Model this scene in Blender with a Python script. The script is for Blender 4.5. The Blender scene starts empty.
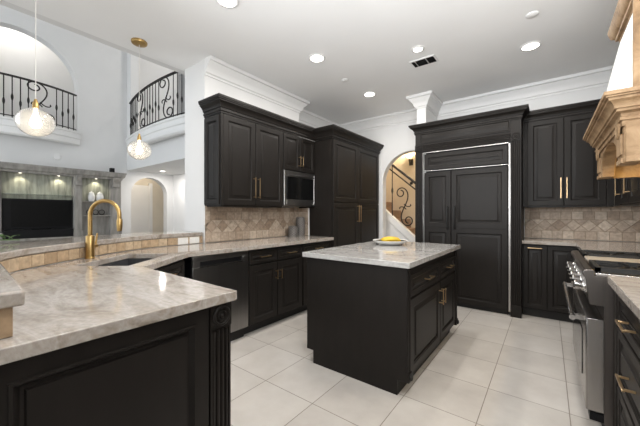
import bpy, bmesh, math, random
from mathutils import Vector as V, Matrix
random.seed(7)
C = bpy.context.scene
COL = C.collection
PI = math.pi

# ------------------------------------------------------------------ camera, world, lights, exposure
cd = bpy.data.cameras.new('camera')
cam = bpy.data.objects.new('camera', cd); COL.objects.link(cam)
cam.location = (0, 0, 1.235)
cam.rotation_euler = (PI/2, 0, .6504)
cd.sensor_width = 36; cd.lens = 36*299.4/640
cd.shift_y = .0011
cd.clip_start = .02
C.camera = cam
vs = C.view_settings
vs.view_transform = 'Standard'; vs.look = 'None'; vs.gamma = 1; vs.use_curve_mapping = False
vs.exposure = 0.0

w = bpy.data.worlds.new('world'); C.world = w; w.use_nodes = True
w.node_tree.nodes['Background'].inputs[0].default_value = (.85, .92, 1, 1)
w.node_tree.nodes['Background'].inputs[1].default_value = .35

def area(name, loc, direction, sx, sy, power, col, spread=PI):
    l = bpy.data.lights.new(name, 'AREA'); l.shape = 'RECTANGLE'; l.size = sx; l.size_y = sy
    l.energy = power; l.color = col; l.spread = spread
    o = bpy.data.objects.new(name, l); COL.objects.link(o)
    o.location = loc; o.rotation_euler = V(direction).to_track_quat('-Z', 'Y').to_euler()
    return o
# added kitchen fill and great-room daylight, set at assumed windows behind the camera
area('kitchen_nook_fill', (-1.1, -3.25, 1.55), (0, 1, 0), 3.4, 2.2, 30, (1, .98, .95))
area('great_room_window_daylight', (-6.0, -3.25, 3.0), (0, 1, 0), 4.2, 4.6, 156, (.86, .93, 1))
# two added fills outside the view, lifting the far ceiling and back wall
area('offscreen_fill', (.42, .25, 1.8), (-.5, 1.0, 1.05), .7, .9, 48, (.95, .975, 1))
area('offscreen_fill', (-1.55, -.55, 1.75), (.75, 1.75, .62), .8, .8, 25, (.95, .975, 1), 1.75)
CAN_W, CAN_COL = 11.2, (1, .955, .90)

# ------------------------------------------------------------------ materials
MATS = {}
def newmat(name):
    m = bpy.data.materials.new(name); m.use_nodes = True
    MATS[name] = m
    return m, m.node_tree, m.node_tree.nodes['Principled BSDF']
def plain(name, col, rough=.5, metal=0., noise=.06, scale=12., bump=0., coat=0., stretch=(1, 1, 1), spec=.5):
    m, t, b = newmat(name)
    n = t.nodes; L = t.links
    tc = n.new('ShaderNodeTexCoord'); mp = n.new('ShaderNodeMapping'); mp.inputs['Scale'].default_value = stretch
    nz = n.new('ShaderNodeTexNoise'); nz.inputs['Scale'].default_value = scale; nz.inputs['Detail'].default_value = 5
    cr = n.new('ShaderNodeValToRGB')
    cr.color_ramp.elements[0].position = .3; cr.color_ramp.elements[1].position = .7
    cr.color_ramp.elements[0].color = tuple(c*(1-noise) for c in col)+(1,)
    cr.color_ramp.elements[1].color = tuple(min(1, c*(1+noise)) for c in col)+(1,)
    L.new(tc.outputs['Object'], mp.inputs[0]); L.new(mp.outputs[0], nz.inputs['Vector'])
    L.new(nz.outputs['Fac'], cr.inputs[0]); L.new(cr.outputs[0], b.inputs['Base Color'])
    b.inputs['Roughness'].default_value = rough; b.inputs['Metallic'].default_value = metal
    b.inputs['Coat Weight'].default_value = coat; b.inputs['Specular IOR Level'].default_value = spec
    if bump:
        bp = n.new('ShaderNodeBump'); bp.inputs['Strength'].default_value = bump; bp.inputs['Distance'].default_value = .01
        L.new(nz.outputs['Fac'], bp.inputs['Height']); L.new(bp.outputs[0], b.inputs['Normal'])
    return m
def ramp(n, pts):
    cr = n.new('ShaderNodeValToRGB'); e = cr.color_ramp.elements
    while len(e) < len(pts): e.new(.5)
    for i, (p, c) in enumerate(pts): e[i].position = p; e[i].color = tuple(c)+(1,)
    return cr
def emit(name, col, s):
    m, t, b = newmat(name)
    b.inputs['Base Color'].default_value = (.8, .8, .8, 1)
    b.inputs['Emission Color'].default_value = tuple(col)+(1,); b.inputs['Emission Strength'].default_value = s
    return m

WALL = plain('wall_paint', (.76, .758, .75), .75, noise=.015, scale=3)
CEIL = plain('ceiling_paint', (.89, .888, .88), .85, noise=.015, scale=2)
TRIM = plain('white_trim_paint', (.82, .816, .805), .5, noise=.012, scale=4)
CREAM = plain('cream_wall_paint', (.66, .60, .50), .8, noise=.03, scale=4)
CAB = plain('dark_cabinet_paint', (.0140, .0118, .0102), .42, noise=.12, scale=18, stretch=(1, 1, .25), spec=.2)
KICK = plain('dark_toe_kick', (.010, .009, .008), .6, noise=.1)
GOLD = plain('champagne_brass', (.66, .47, .27), .3, 1, noise=.05, scale=30)
BRASS = plain('brushed_brass', (.45, .30, .12), .3, 1, noise=.08, scale=60)
STEEL = plain('brushed_steel', (.40, .385, .37), .27, 1, noise=.06, scale=50, stretch=(1, 1, .04))
DSTEEL = plain('black_stainless', (.30, .29, .28), .3, 1, noise=.06, scale=50, stretch=(1, 1, .04))
RSTEEL = plain('dark_range_steel', (.17, .155, .145), .3, 1, noise=.06, scale=50, stretch=(1, 1, .04))
GRID = plain('tan_reflection_steel', (.46, .42, .37), .5, .7, noise=.08, scale=20)  # tan tone stands in for the tiled wall mirrored in the griddle
CHROME = plain('polished_chrome', (.50, .485, .47), .16, 1, noise=.02)
IRON = plain('cast_iron', (.012, .012, .012), .45, .2, noise=.15)
WIRON = plain('wrought_iron', (.016, .014, .013), .45, .3, noise=.15)
BLK = plain('black_gloss', (.003, .003, .003), .35, noise=.05, spec=.15)
BLKM = plain('matte_black_plastic', (.006, .006, .007), .5, noise=.05, spec=.2)
WPLAS = plain('white_plastic', (.74, .73, .70), .35, noise=.01)
PORC = plain('white_porcelain', (.76, .75, .73), .2, noise=.01)
SINKM = plain('dark_composite_sink', (.045, .045, .048), .42, noise=.15, scale=80)
GREYWOOD = plain('weathered_grey_wood', (.30, .285, .262), .6, noise=.28, scale=7, stretch=(2, 2, .35), bump=.15)
GREENWOOD = plain('distressed_green_panel', (.34, .345, .28), .55, noise=.4, scale=9, stretch=(1, 2, .3), bump=.1)
TREAD = plain('stair_tread_wood', (.30, .19, .125), .4, noise=.2, scale=6, stretch=(.4, 2, 2))
YEL = plain('banana_yellow', (.56, .36, .014), .5, noise=.12, scale=14)
BROWNTIP = plain('banana_stem', (.10, .07, .02), .6, noise=.2)
LEAF = plain('leaf_green', (.10, .19, .055), .45, noise=.3, scale=25)
DECO = plain('dark_bronze', (.03, .025, .02), .4, .4, noise=.2)
WIREM = plain('pendant_cord_white', (.72, .70, .66), .4, noise=.03)
LENS = emit('lit_lens', (1, .95, .87), 9)
BULB = emit('lit_bulb', (1, .9, .76), 4)
SCON = emit('lit_sconce_glass', (1, .72, .38), 2.2)
DARKGLASS = plain('oven_glass', (.004, .004, .004), .12, noise=.03, spec=.25)

def stone(name, base, dark, light, warm, rot):
    m, t, b = newmat(name); n = t.nodes; L = t.links
    tc = n.new('ShaderNodeTexCoord'); mp = n.new('ShaderNodeMapping')
    mp.inputs['Rotation'].default_value = (.25, .2, rot); mp.inputs['Scale'].default_value = (1.1, 4.2, 3)
    nz = n.new('ShaderNodeTexNoise'); nz.inputs['Scale'].default_value = 1.9; nz.inputs['Detail'].default_value = 10; nz.inputs['Roughness'].default_value = .62
    nz.inputs['Distortion'].default_value = 1.4
    cr = ramp(n, [(.30, dark), (.42, base), (.53, light), (.62, base), (.74, warm)])
    n2 = n.new('ShaderNodeTexNoise'); n2.inputs['Scale'].default_value = 60; n2.inputs['Detail'].default_value = 3
    mx = n.new('ShaderNodeMixRGB'); mx.blend_type = 'OVERLAY'; mx.inputs[0].default_value = .3
    L.new(tc.outputs['Object'], mp.inputs[0]); L.new(mp.outputs[0], nz.inputs['Vector']); L.new(nz.outputs['Fac'], cr.inputs[0])
    L.new(tc.outputs['Object'], n2.inputs['Vector']); L.new(cr.outputs[0], mx.inputs[1]); L.new(n2.outputs['Fac'], mx.inputs[2])
    L.new(mx.outputs[0], b.inputs['Base Color']); b.inputs['Roughness'].default_value = .075
    return m
STONE = stone('beige_quartzite', (.315, .275, .237), (.20, .163, .131), (.39, .355, .32), (.255, .206, .16), .5)
STONE2 = stone('grey_quartzite', (.335, .322, .305), (.21, .20, .19), (.41, .40, .385), (.29, .27, .25), 1.1)

def tintmat(name, c0, c1, c2, rough, scale=35., bump=.25):
    m, t, b = newmat(name); n = t.nodes; L = t.links
    at = n.new('ShaderNodeAttribute'); at.attribute_name = 'tint'
    cr = ramp(n, [(0, c0), (.5, c1), (1, c2)])
    tc = n.new('ShaderNodeTexCoord'); nz = n.new('ShaderNodeTexNoise'); nz.inputs['Scale'].default_value = scale; nz.inputs['Detail'].default_value = 6
    mx = n.new('ShaderNodeMixRGB'); mx.blend_type = 'OVERLAY'; mx.inputs[0].default_value = .55
    L.new(at.outputs['Fac'], cr.inputs[0]); L.new(tc.outputs['Object'], nz.inputs['Vector'])
    L.new(cr.outputs[0], mx.inputs[1]); L.new(nz.outputs['Fac'], mx.inputs[2]); L.new(mx.outputs[0], b.inputs['Base Color'])
    bp = n.new('ShaderNodeBump'); bp.inputs['Strength'].default_value = bump; bp.inputs['Distance'].default_value = .004
    L.new(nz.outputs['Fac'], bp.inputs['Height']); L.new(bp.outputs[0], b.inputs['Normal'])
    b.inputs['Roughness'].default_value = rough
    return m
TRAV = tintmat('tumbled_travertine', (.29, .215, .155), (.43, .34, .26), (.54, .45, .36), .5)
BART = tintmat('honey_travertine', (.31, .215, .13), (.39, .28, .175), (.46, .35, .235), .5)
GROUT = plain('sand_grout', (.30, .235, .17), .85, noise=.1, scale=40)
CANM = None
def canister_mat():
    m, t, b = newmat('lattice_ceramic'); n = t.nodes; L = t.links
    tc = n.new('ShaderNodeTexCoord')
    sx = n.new('ShaderNodeSeparateXYZ'); L.new(tc.outputs['Object'], sx.inputs[0])
    at = n.new('ShaderNodeMath'); at.operation = 'ARCTAN2'; L.new(sx.outputs[1], at.inputs[0]); L.new(sx.outputs[0], at.inputs[1])
    def wave(sign):
        a = n.new('ShaderNodeMath'); a.operation = 'MULTIPLY'; a.inputs[1].default_value = 5; L.new(at.outputs[0], a.inputs[0])
        z = n.new('ShaderNodeMath'); z.operation = 'MULTIPLY'; z.inputs[1].default_value = 95*sign; L.new(sx.outputs[2], z.inputs[0])
        s = n.new('ShaderNodeMath'); s.operation = 'ADD'; L.new(a.outputs[0], s.inputs[0]); L.new(z.outputs[0], s.inputs[1])
        q = n.new('ShaderNodeMath'); q.operation = 'SINE'; L.new(s.outputs[0], q.inputs[0])
        ab = n.new('ShaderNodeMath'); ab.operation = 'ABSOLUTE'; L.new(q.outputs[0], ab.inputs[0]); return ab
    mn = n.new('ShaderNodeMath'); mn.operation = 'MINIMUM'; L.new(wave(1).outputs[0], mn.inputs[0]); L.new(wave(-1).outputs[0], mn.inputs[1])
    cr = ramp(n, [(.2, (.30, .285, .27)), (.42, (.06, .055, .052))]); L.new(mn.outputs[0], cr.inputs[0]); L.new(cr.outputs[0], b.inputs['Base Color'])
    b.inputs['Roughness'].default_value = .35
    return m
CANM = canister_mat()
def floor_mat():
    m, t, b = newmat('cream_floor_tile'); n = t.nodes; L = t.links
    tc = n.new('ShaderNodeTexCoord'); mp = n.new('ShaderNodeMapping')
    mp.inputs['Location'].default_value = (.335, -1.52, 0)
    br = n.new('ShaderNodeTexBrick'); br.offset = 0; br.squash = 1
    br.inputs['Scale'].default_value = 1; br.inputs['Mortar Size'].default_value = .0028; br.inputs['Mortar Smooth'].default_value = .1
    br.inputs['Brick Width'].default_value = .442; br.inputs['Row Height'].default_value = .442
    br.inputs['Color1'].default_value = (.51, .48, .445, 1); br.inputs['Color2'].default_value = (.565, .535, .50, 1)
    br.inputs['Mortar'].default_value = (.22, .19, .16, 1); br.inputs['Bias'].default_value = 0
    nz = n.new('ShaderNodeTexNoise'); nz.inputs['Scale'].default_value = 3.2; nz.inputs['Detail'].default_value = 9; nz.inputs['Roughness'].default_value = .6
    cr = ramp(n, [(.3, (.40, .40, .40)), (.7, (.60, .595, .59))])
    mx = n.new('ShaderNodeMixRGB'); mx.blend_type = 'OVERLAY'; mx.inputs[0].default_value = .6
    L.new(tc.outputs['Object'], mp.inputs[0]); L.new(mp.outputs[0], br.inputs['Vector']); L.new(tc.outputs['Object'], nz.inputs['Vector'])
    L.new(nz.outputs['Fac'], cr.inputs[0]); L.new(br.outputs['Color'], mx.inputs[1]); L.new(cr.outputs[0], mx.inputs[2]); L.new(mx.outputs[0], b.inputs['Base Color'])
    b.inputs['Roughness'].default_value = .34
    return m
FLOOR = floor_mat()
def hood_mat():
    m, t, b = newmat('carved_cantera_stone'); n = t.nodes; L = t.links
    tc = n.new('ShaderNodeTexCoord')
    nz = n.new('ShaderNodeTexNoise'); nz.inputs['Scale'].default_value = 9; nz.inputs['Detail'].default_value = 9; nz.inputs['Roughness'].default_value = .65; nz.inputs['Distortion'].default_value = .6
    cr = ramp(n, [(.28, (.085, .045, .02)), (.42, (.20, .12, .056)), (.58, (.285, .185, .098)), (.76, (.36, .255, .15))])
    L.new(tc.outputs['Object'], nz.inputs['Vector']); L.new(nz.outputs['Fac'], cr.inputs[0]); L.new(cr.outputs[0], b.inputs['Base Color'])
    bp = n.new('ShaderNodeBump'); bp.inputs['Strength'].default_value = .3; bp.inputs['Distance'].default_value = .01
    L.new(nz.outputs['Fac'], bp.inputs['Height']); L.new(bp.outputs[0], b.inputs['Normal'])
    b.inputs['Roughness'].default_value = .7
    return m
HOOD = hood_mat()
def plaster_mat():
    m, t, b = newmat('faux_finish_plaster'); n = t.nodes; L = t.links
    tc = n.new('ShaderNodeTexCoord')
    nz = n.new('ShaderNodeTexNoise'); nz.inputs['Scale'].default_value = 6; nz.inputs['Detail'].default_value = 6; nz.inputs['Distortion'].default_value = 1
    cr = ramp(n, [(.3, (.55, .53, .5)), (.5, (.72, .71, .69)), (.7, (.76, .75, .73))])
    L.new(tc.outputs['Object'], nz.inputs['Vector']); L.new(nz.outputs['Fac'], cr.inputs[0]); L.new(cr.outputs[0], b.inputs['Base Color'])
    b.inputs['Roughness'].default_value = .7
    return m
PLASTER = plaster_mat()
def glass_mat():
    m, t, b = newmat('seeded_glass'); n = t.nodes; L = t.links
    out = n['Material Output']
    tr = n.new('ShaderNodeBsdfTransparent'); tr.inputs[0].default_value = (.96, .96, .95, 1)
    gl = n.new('ShaderNodeBsdfGlossy'); gl.inputs['Roughness'].default_value = .06
    tl = n.new('ShaderNodeBsdfTranslucent'); tl.inputs[0].default_value = (.95, .93, .9, 1)
    nz = n.new('ShaderNodeTexNoise'); nz.inputs['Scale'].default_value = 38; nz.inputs['Detail'].default_value = 2
    bp = n.new('ShaderNodeBump'); bp.inputs['Strength'].default_value = .18; bp.inputs['Distance'].default_value = .01
    L.new(nz.outputs['Fac'], bp.inputs['Height'])
    fr = n.new('ShaderNodeLayerWeight'); fr.inputs['Blend'].default_value = .28
    L.new(bp.outputs[0], fr.inputs['Normal']); L.new(bp.outputs[0], gl.inputs['Normal'])
    m1 = n.new('ShaderNodeMixShader'); m1.inputs[0].default_value = .2; L.new(tr.outputs[0], m1.inputs[1]); L.new(tl.outputs[0], m1.inputs[2])
    m2 = n.new('ShaderNodeMixShader'); L.new(fr.outputs['Facing'], m2.inputs[0]); L.new(m1.outputs[0], m2.inputs[1]); L.new(gl.outputs[0], m2.inputs[2])
    L.new(m2.outputs[0], out.inputs[0])
    return m
GLASS = glass_mat()
def clear_glass():
    m, t, b = newmat('clear_shelf_glass')
    b.inputs['Base Color'].default_value = (.75, .88, .84, 1); b.inputs['Roughness'].default_value = .05
    b.inputs['Transmission Weight'].default_value = .8
    return m
SHELFG = clear_glass()

# ------------------------------------------------------------------ mesh helpers
def B(): return bmesh.new()
def box(bm, x0, x1, y0, y1, z0, z1):
    vs_ = [bm.verts.new((x, y, z)) for z in (z0, z1) for y in (y0, y1) for x in (x0, x1)]
    for f in ((0, 2, 3, 1), (4, 5, 7, 6), (0, 1, 5, 4), (2, 6, 7, 3), (0, 4, 6, 2), (1, 3, 7, 5)):
        bm.faces.new([vs_[i] for i in f])
    return bm
def obox(bm, O, U, W, N, w_, h, t):
    """box spanned by U*w, W*h, N*t from O"""
    O, U, W, N = V(O), V(U), V(W), V(N)
    p = [bm.verts.new(O+U*a*w_+W*b*h+N*c*t) for c in (0, 1) for b in (0, 1) for a in (0, 1)]
    for f in ((0, 2, 3, 1), (4, 5, 7, 6), (0, 1, 5, 4), (2, 6, 7, 3), (0, 4, 6, 2), (1, 3, 7, 5)):
        bm.faces.new([p[i] for i in f])
def frame_of(d):
    d = V(d).normalized()
    a = V((0, 0, 1)) if abs(d.z) < .9 else V((1, 0, 0))
    u = d.cross(a).normalized(); return u, d.cross(u).normalized(), d
def lathe(bm, c, prof, seg=24, axis=(0, 0, 1), caps=True):
    u, v, d = frame_of(axis); c = V(c); rings = []
    for r, h in prof:
        if r < 1e-6: rings.append([bm.verts.new(c+d*h)])
        else: rings.append([bm.verts.new(c+d*h+(u*math.cos(2*PI*k/seg)+v*math.sin(2*PI*k/seg))*r) for k in range(seg)])
    for a, b in zip(rings, rings[1:]):
        for k in range(seg):
            k2 = (k+1) % seg
            if len(a) == 1 and len(b) == 1: continue
            if len(a) == 1: bm.faces.new((a[0], b[k], b[k2]))
            elif len(b) == 1: bm.faces.new((a[k], a[k2], b[0]))
            else: bm.faces.new((a[k], a[k2], b[k2], b[k]))
    if caps:
        for r in (rings[0], rings[-1]):
            if len(r) > 1: bm.faces.new(r)
    return bm
def cyl(bm, p0, p1, r, seg=12, r1=None):
    p0, p1 = V(p0), V(p1); d = p1-p0
    return lathe(bm, p0, [(r, 0), (r if r1 is None else r1, d.length)], seg, d)
def tube(bm, pts, r, seg=8):
    """r a number or a list"""
    pts = [V(p) for p in pts]; n = len(pts)
    rs = r if isinstance(r, (list, tuple)) else [r]*n
    u = None; rings = []
    for i, p in enumerate(pts):
        t = (pts[min(i+1, n-1)]-pts[max(i-1, 0)]).normalized()
        if u is None: u, v, _ = frame_of(t)
        else:
            u = (u-t*u.dot(t)).normalized(); v = t.cross(u)
        rings.append([bm.verts.new(p+(u*math.cos(2*PI*k/seg)+v*math.sin(2*PI*k/seg))*rs[i]) for k in range(seg)])
    for a, b in zip(rings, rings[1:]):
        for k in range(seg): bm.faces.new((a[k], a[(k+1) % seg], b[(k+1) % seg], b[k]))
    bm.faces.new(rings[0]); bm.faces.new(rings[-1])
    return bm
def plate(bm, loops, fn, ext):
    """loops of 2D points (first outer, rest holes) -> 3D by fn, extruded by vector ext"""
    edges = []
    for lp in loops:
        vv = [bm.verts.new(fn(*p)) for p in lp]
        for i in range(len(vv)): edges.append(bm.edges.new((vv[i], vv[(i+1) % len(vv)])))
    r = bmesh.ops.triangle_fill(bm, edges=edges, use_beauty=True, use_dissolve=False)
    fs = [g for g in r['geom'] if isinstance(g, bmesh.types.BMFace)]
    e = bmesh.ops.extrude_face_region(bm, geom=fs, use_keep_orig=True)
    bmesh.ops.translate(bm, vec=V(ext), verts=[g for g in e['geom'] if isinstance(g, bmesh.types.BMVert)])
    return bm
def sweep(bm, path, prof, closed=False):
    """path of (x,y); profile of (out,z), out to the right of travel; mitred"""
    P = [V((p[0], p[1])) for p in path]; n = len(P); rings = []
    for i in range(n):
        def nrm(a, b):
            d = (b-a).normalized(); return V((d.y, -d.x))
        if closed: n0, n1 = nrm(P[i-1], P[i]), nrm(P[i], P[(i+1) % n])
        else:
            n0 = nrm(P[i-1], P[i]) if i else nrm(P[0], P[1])
            n1 = nrm(P[i], P[i+1]) if i < n-1 else n0
        m = (n0+n1); m = m/max(.2, m.dot(n0)) if m.length > 1e-6 else n0
        rings.append([bm.verts.new((P[i].x+m.x*o, P[i].y+m.y*o, z)) for o, z in prof])
    k = len(prof)
    for i in range(n if closed else n-1):
        a, b = rings[i], rings[(i+1) % n]
        for j in range(k): bm.faces.new((a[j], a[(j+1) % k], b[(j+1) % k], b[j]))
    if not closed:
        bm.faces.new(rings[0]); bm.faces.new(rings[-1])
    return bm
def rpanel(bm, O, U, N, w_, h, t=.02, fr=.058, rings=None):
    """raised-panel slab: O lower corner on the carcass, U along width, Z up, N out"""
    O, U, N = V(O), V(U), V(N); Z = V((0, 0, 1))
    k = min(1, min(w_, h)/.22)
    R = rings or [(0, 0), (0, t-.003), (.003, t), (fr, t), (fr+.003, t-.004), (fr+.008, t-.006), (fr+.011, t-.014), (fr+.018, t-.014), (fr+.020+.026*k, t-.004), (fr+.022+.026*k, t), (fr+.026+.026*k, t)]
    lim = min(w_, h)/2-.004
    R = [(min(i, lim), n) for i, n in R]
    rr = []
    for i, n in R:
        rr.append([bm.verts.new(O+U*a+Z*b+N*n) for a, b in ((i, i), (w_-i, i), (w_-i, h-i), (i, h-i))])
    for a, b in zip(rr, rr[1:]):
        for j in range(4): bm.faces.new((a[j], a[(j+1) % 4], b[(j+1) % 4], b[j]))
    bm.faces.new(rr[0]); bm.faces.new(rr[-1])
    return bm
def pull(bm, P, D, N, length, r=.0045, off=.032):
    """square bar pull centred at P on the face, bar along D, standing off along N"""
    P, D, N = V(P), V(D).normalized(), V(N).normalized(); W = D.cross(N)
    obox(bm, P-D*length/2-W*r+N*off, D, W, N, length, 2*r, 2*r)
    for s in (-1, 1):
        obox(bm, P+D*(s*(length/2-.014)-r)-W*r, D, W, N, 2*r, 2*r, off+r)
    return bm

ROOT = {}
def world_of(o): return ROOT[o.name]
def finish(name, bm, m, bev=0, smooth=35, seg=2):
    bmesh.ops.recalc_face_normals(bm, faces=bm.faces)
    me = bpy.data.meshes.new(name); bm.to_mesh(me); bm.free()
    me.materials.append(m)
    me.polygons.foreach_set('use_smooth', [True]*len(me.polygons))
    me.set_sharp_from_angle(angle=math.radians(smooth))
    o = bpy.data.objects.new(name, me); COL.objects.link(o)
    if bev:
        md = o.modifiers.new('bevel', 'BEVEL'); md.width = bev; md.segments = seg; md.limit_method = 'ANGLE'; md.angle_limit = math.radians(40)
    return o
def tag(o, label, cat, group=None):
    o['label'] = label; o['category'] = cat
    if group: o['group'] = group
    return o
def thing(name, label, cat, loc, group=None):
    o = bpy.data.objects.new(name, None); COL.objects.link(o); o.location = loc
    o.empty_display_size = .1
    ROOT[o.name] = V(loc)
    return tag(o, label, cat, group)
def part(name, bm, m, parent, label=None, bev=0, smooth=35):
    loc = ROOT[parent.name]
    bmesh.ops.translate(bm, vec=-loc, verts=bm.verts)
    o = finish(name, bm, m, bev, smooth); o.parent = parent
    ROOT[o.name] = loc
    if label: o['label'] = label
    return o
def single(name, bm, m, label, cat, group=None, bev=0, smooth=35, loc=None):
    if loc is None:
        xs = [v.co.x for v in bm.verts]; ys = [v.co.y for v in bm.verts]; zs = [v.co.z for v in bm.verts]
        loc = V(((min(xs)+max(xs))/2, (min(ys)+max(ys))/2, min(zs)))
    loc = V(loc); bmesh.ops.translate(bm, vec=-loc, verts=bm.verts)
    o = finish(name, bm, m, bev, smooth); o.location = loc; ROOT[o.name] = loc
    return tag(o, label, cat, group)
def struct(name, bm, m, bev=0, smooth=35):
    o = finish(name, bm, m, bev, smooth); o['kind'] = 'structure'; ROOT[o.name] = V((0, 0, 0)); return o
def dup(root, loc, label, group=None):
    r = root.copy(); COL.objects.link(r); r.location = loc; r['label'] = label
    if group: r['group'] = group
    for ch in list(root.children):
        c = ch.copy(); COL.objects.link(c); c.parent = r
        for g in list(ch.children):
            d = g.copy(); COL.objects.link(d); d.parent = c
    return r
def set_tint(o, tints):
    me = o.data; a = me.attributes.new('tint', 'FLOAT', 'FACE')
    a.data.foreach_set('value', tints)

EX, EY, EZ = V((1, 0, 0)), V((0, 1, 0)), V((0, 0, 1))
WL, YB, XR, ZC = -2.97, 4.84, .90, 2.92
YP = 1.83      # near end of the left wall
ZG = 6.0       # great-room height

# ------------------------------------------------------------------ structure
b = B(); box(b, -11, 1.1, -3.5, 6.7, -.06, 0); struct('floor', b, FLOOR)
b = B(); box(b, -3.42, 1.05, -3.5, 4.96, ZC, ZC+.1); struct('ceiling', b, CEIL)
b = B(); box(b, -11, -3.42, -3.5, 6.7, ZG, ZG+.1); struct('ceiling_great_room', b, CEIL)
b = B(); box(b, -3.54, -3.42, -3.4, 6.7, 2.935, ZG); struct('wall_header', b, WALL)
b = B()
box(b, -3.38, WL, YP, 3.381, 0, ZC); box(b, -3.38, -3.25, 3.385, YB, 0, ZC); box(b, -3.25, -3.0, 3.385, YB, 0, 2.30)
struct('wall_left', b, WALL)
# back wall with the arched opening to the stair hall
ax, ar, asz = -1.81, .49, 1.785
arc = [(ax-ar*math.cos(a), asz+ar*math.sin(a)) for a in [PI*k/24 for k in range(25)]]
lp = [(-3.38, 0), (-2.30, 0)]+arc+[(-1.32, 0), (1.0, 0), (1.0, ZC), (-3.38, ZC)]
b = B(); plate(b, [lp], lambda x, z: (x, YB, z), (0, .13, 0)); struct('wall_back', b, WALL)
b = B(); box(b, XR, 1.0, -3.5, YB, 0, ZC); struct('wall_right', b, WALL)
b = B(); box(b, -1.507, -1.378, 4.295, YB, 0, ZC); struct('wall_wing', b, WALL)
# unseen wall behind the camera; windows added around the area lights
lo = [(-11, 0), (1.05, 0), (1.05, ZG), (-11, ZG)]
w1 = [(-2.8, .45), (.6, .45), (.6, 2.65), (-2.8, 2.65)]
w2 = [(-8.1, .7), (-3.9, .7), (-3.9, 5.3), (-8.1, 5.3)]
b = B(); plate(b, [lo, w1, w2], lambda x, z: (x, -3.32, z), (0, -.15, 0)); struct('wall_south', b, WALL)
for k, (q, nx, nz) in enumerate(((w1, 3, 2), (w2, 4, 4))):
    b = B(); x0, z0 = q[0]; x1, z1 = q[2]
    for i in range(nx+1):
        x = x0+(x1-x0)*i/nx; box(b, x-.025, x+.025, -3.42, -3.36, z0, z1)
    for i in range(nz+1):
        z = z0+(z1-z0)*i/nz; box(b, x0, x1, -3.415, -3.365, z-.025, z+.025)
    struct('window_%d' % (k+1), b, TRIM)
# great room
WX = -8.5
def arcpts(c, r, z, n=28, flip=False): return [(c-r*math.cos(PI*k/n), z+r*math.sin(PI*k/n)) for k in range(n+1)]
outer = [(-3.4, 0), (3.17, 0)]+arcpts(3.63, .46, 1.74)+[(4.09, 0), (4.4, 0), (4.4, ZG), (-3.4, ZG)]
hole = [(.17, 3.08)]+arcpts(1.12, .95, 4.06)+[(2.07, 3.08)]
b = B(); plate(b, [outer, hole], lambda y, z: (WX, y, z), (-.22, 0, 0)); struct('wall_west', b, WALL)
b = B(); box(b, -10.2, -10.1, -3.4, 6.6, 0, 2.9); struct('wall_far_west', b, CREAM)
b = B(); box(b, -10.2, -10.1, -3.4, 6.6, 2.9, ZG); struct('wall_gallery', b, WALL)
b = B(); box(b, -10.1, WX-.22, -3.4, 6.6, 2.8, 3.08); struct('floor_gallery', b, TRIM)
b = B(); box(b, -8.5, -3.5, 3.08, 3.25, 2.33, 3.08); box(b, -8.5, -8.27, 3.08, 3.25, 3.08, ZG); box(b, -8.5, -3.5, 3.25, 4.26, 2.33, 3.08)
struct('wall_north', b, WALL)
b = B(); box(b, -8.5, -3.38, 4.26, 4.38, 0, 2.33); struct('wall_passage', b, WALL)
b = B(); box(b, -8.5, -3.5, 4.9, 5.0, 3.08, ZG); box(b, -8.5, -3.5, 4.26, 5.0, 3.0, 3.08); struct('wall_upper_hall', b, WALL)
# beige closet door seen through the lower arch
b = B(); box(b, -10.1, -10.07, 3.72, 4.3, 0, 2.12); struct('door_1', b, TRIM)
b = B()
for y in (3.66, 4.32): box(b, -10.1, -10.04, y-.05, y+.05, 0, 2.2)
struct('trim_3', b, TRIM)
# curved balcony ledges
def bulge(p0, p1, d, n=24):
    """points of a shallow curve from p0 to p1 bowed by d to the right of travel"""
    p0, p1 = V(p0), V(p1); t = (p1-p0); L_ = t.length; t = t/L_; nn = V((t.y, -t.x))
    return [p0+t*L_*k/n+nn*d*(1-(2*k/n-1)**2) for k in range(n+1)]
LEDGE = [(0, 3.08), (.05, 3.08), (.05, 3.045), (.03, 3.03), (.03, 2.93), (.01, 2.91), (.01, 2.80), (-.02, 2.77), (-.05, 2.77)]
p1 = bulge((WX+.02, .05), (WX+.02, 2.11), .24)       # travels +Y, room is at +X (right)
p2 = bulge((-8.4, 3.06), (-4.6, 3.06), .20)         # travels +X, room is at -Y (right)
for k, (pp, back) in enumerate(((p1, (-.05, 0)), (p2, (0, .05)))):
    b = B(); sweep(b, [tuple(p) for p in pp], LEDGE)
    ins = [tuple(p) for p in pp]
    plate(b, [ins], lambda x, y: (x, y, 2.80), (0, 0, .275))
    struct('trim_%d' % (k+4), b, TRIM, smooth=30)
# ceiling cornice round the kitchen
CR = [(0, ZC-.175), (.012, ZC-.175), (.014, ZC-.155), (.03, ZC-.145), (.036, ZC-.12), (.055, ZC-.085), (.085, ZC-.055), (.092, ZC-.04), (.115, ZC-.035), (.118, ZC), (0, ZC)]
b = B(); sweep(b, [(WL, YP), (WL, 3.385), (-3.25, 3.385), (-3.25, YB), (-1.507, YB), (-1.507, 4.295), (-1.378, 4.295), (-1.378, YB), (XR, YB), (XR, -3.3)], CR)
struct('trim_1', b, TRIM, smooth=40)
# stair hall behind the arch
b = B(); box(b, -5.5, .9, 6.3, 6.4, 0, 4.6); struct('wall_stair_hall', b, CREAM)
b = B(); box(b, -3.36, -3.26, 4.97, 6.3, 0, 4.6); box(b, .6, .7, 4.97, 6.3, 0, 4.6); struct('wall_stair_side', b, CREAM)
b = B(); box(b, -5.5, .9, 4.97, 6.4, 4.6, 4.7); struct('ceiling_stair_hall', b, CEIL)
b = B(); box(b, -5.5, .9, 4.86, 4.96, ZC+.1, 4.7); struct('wall_stair_front', b, CREAM)

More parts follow.
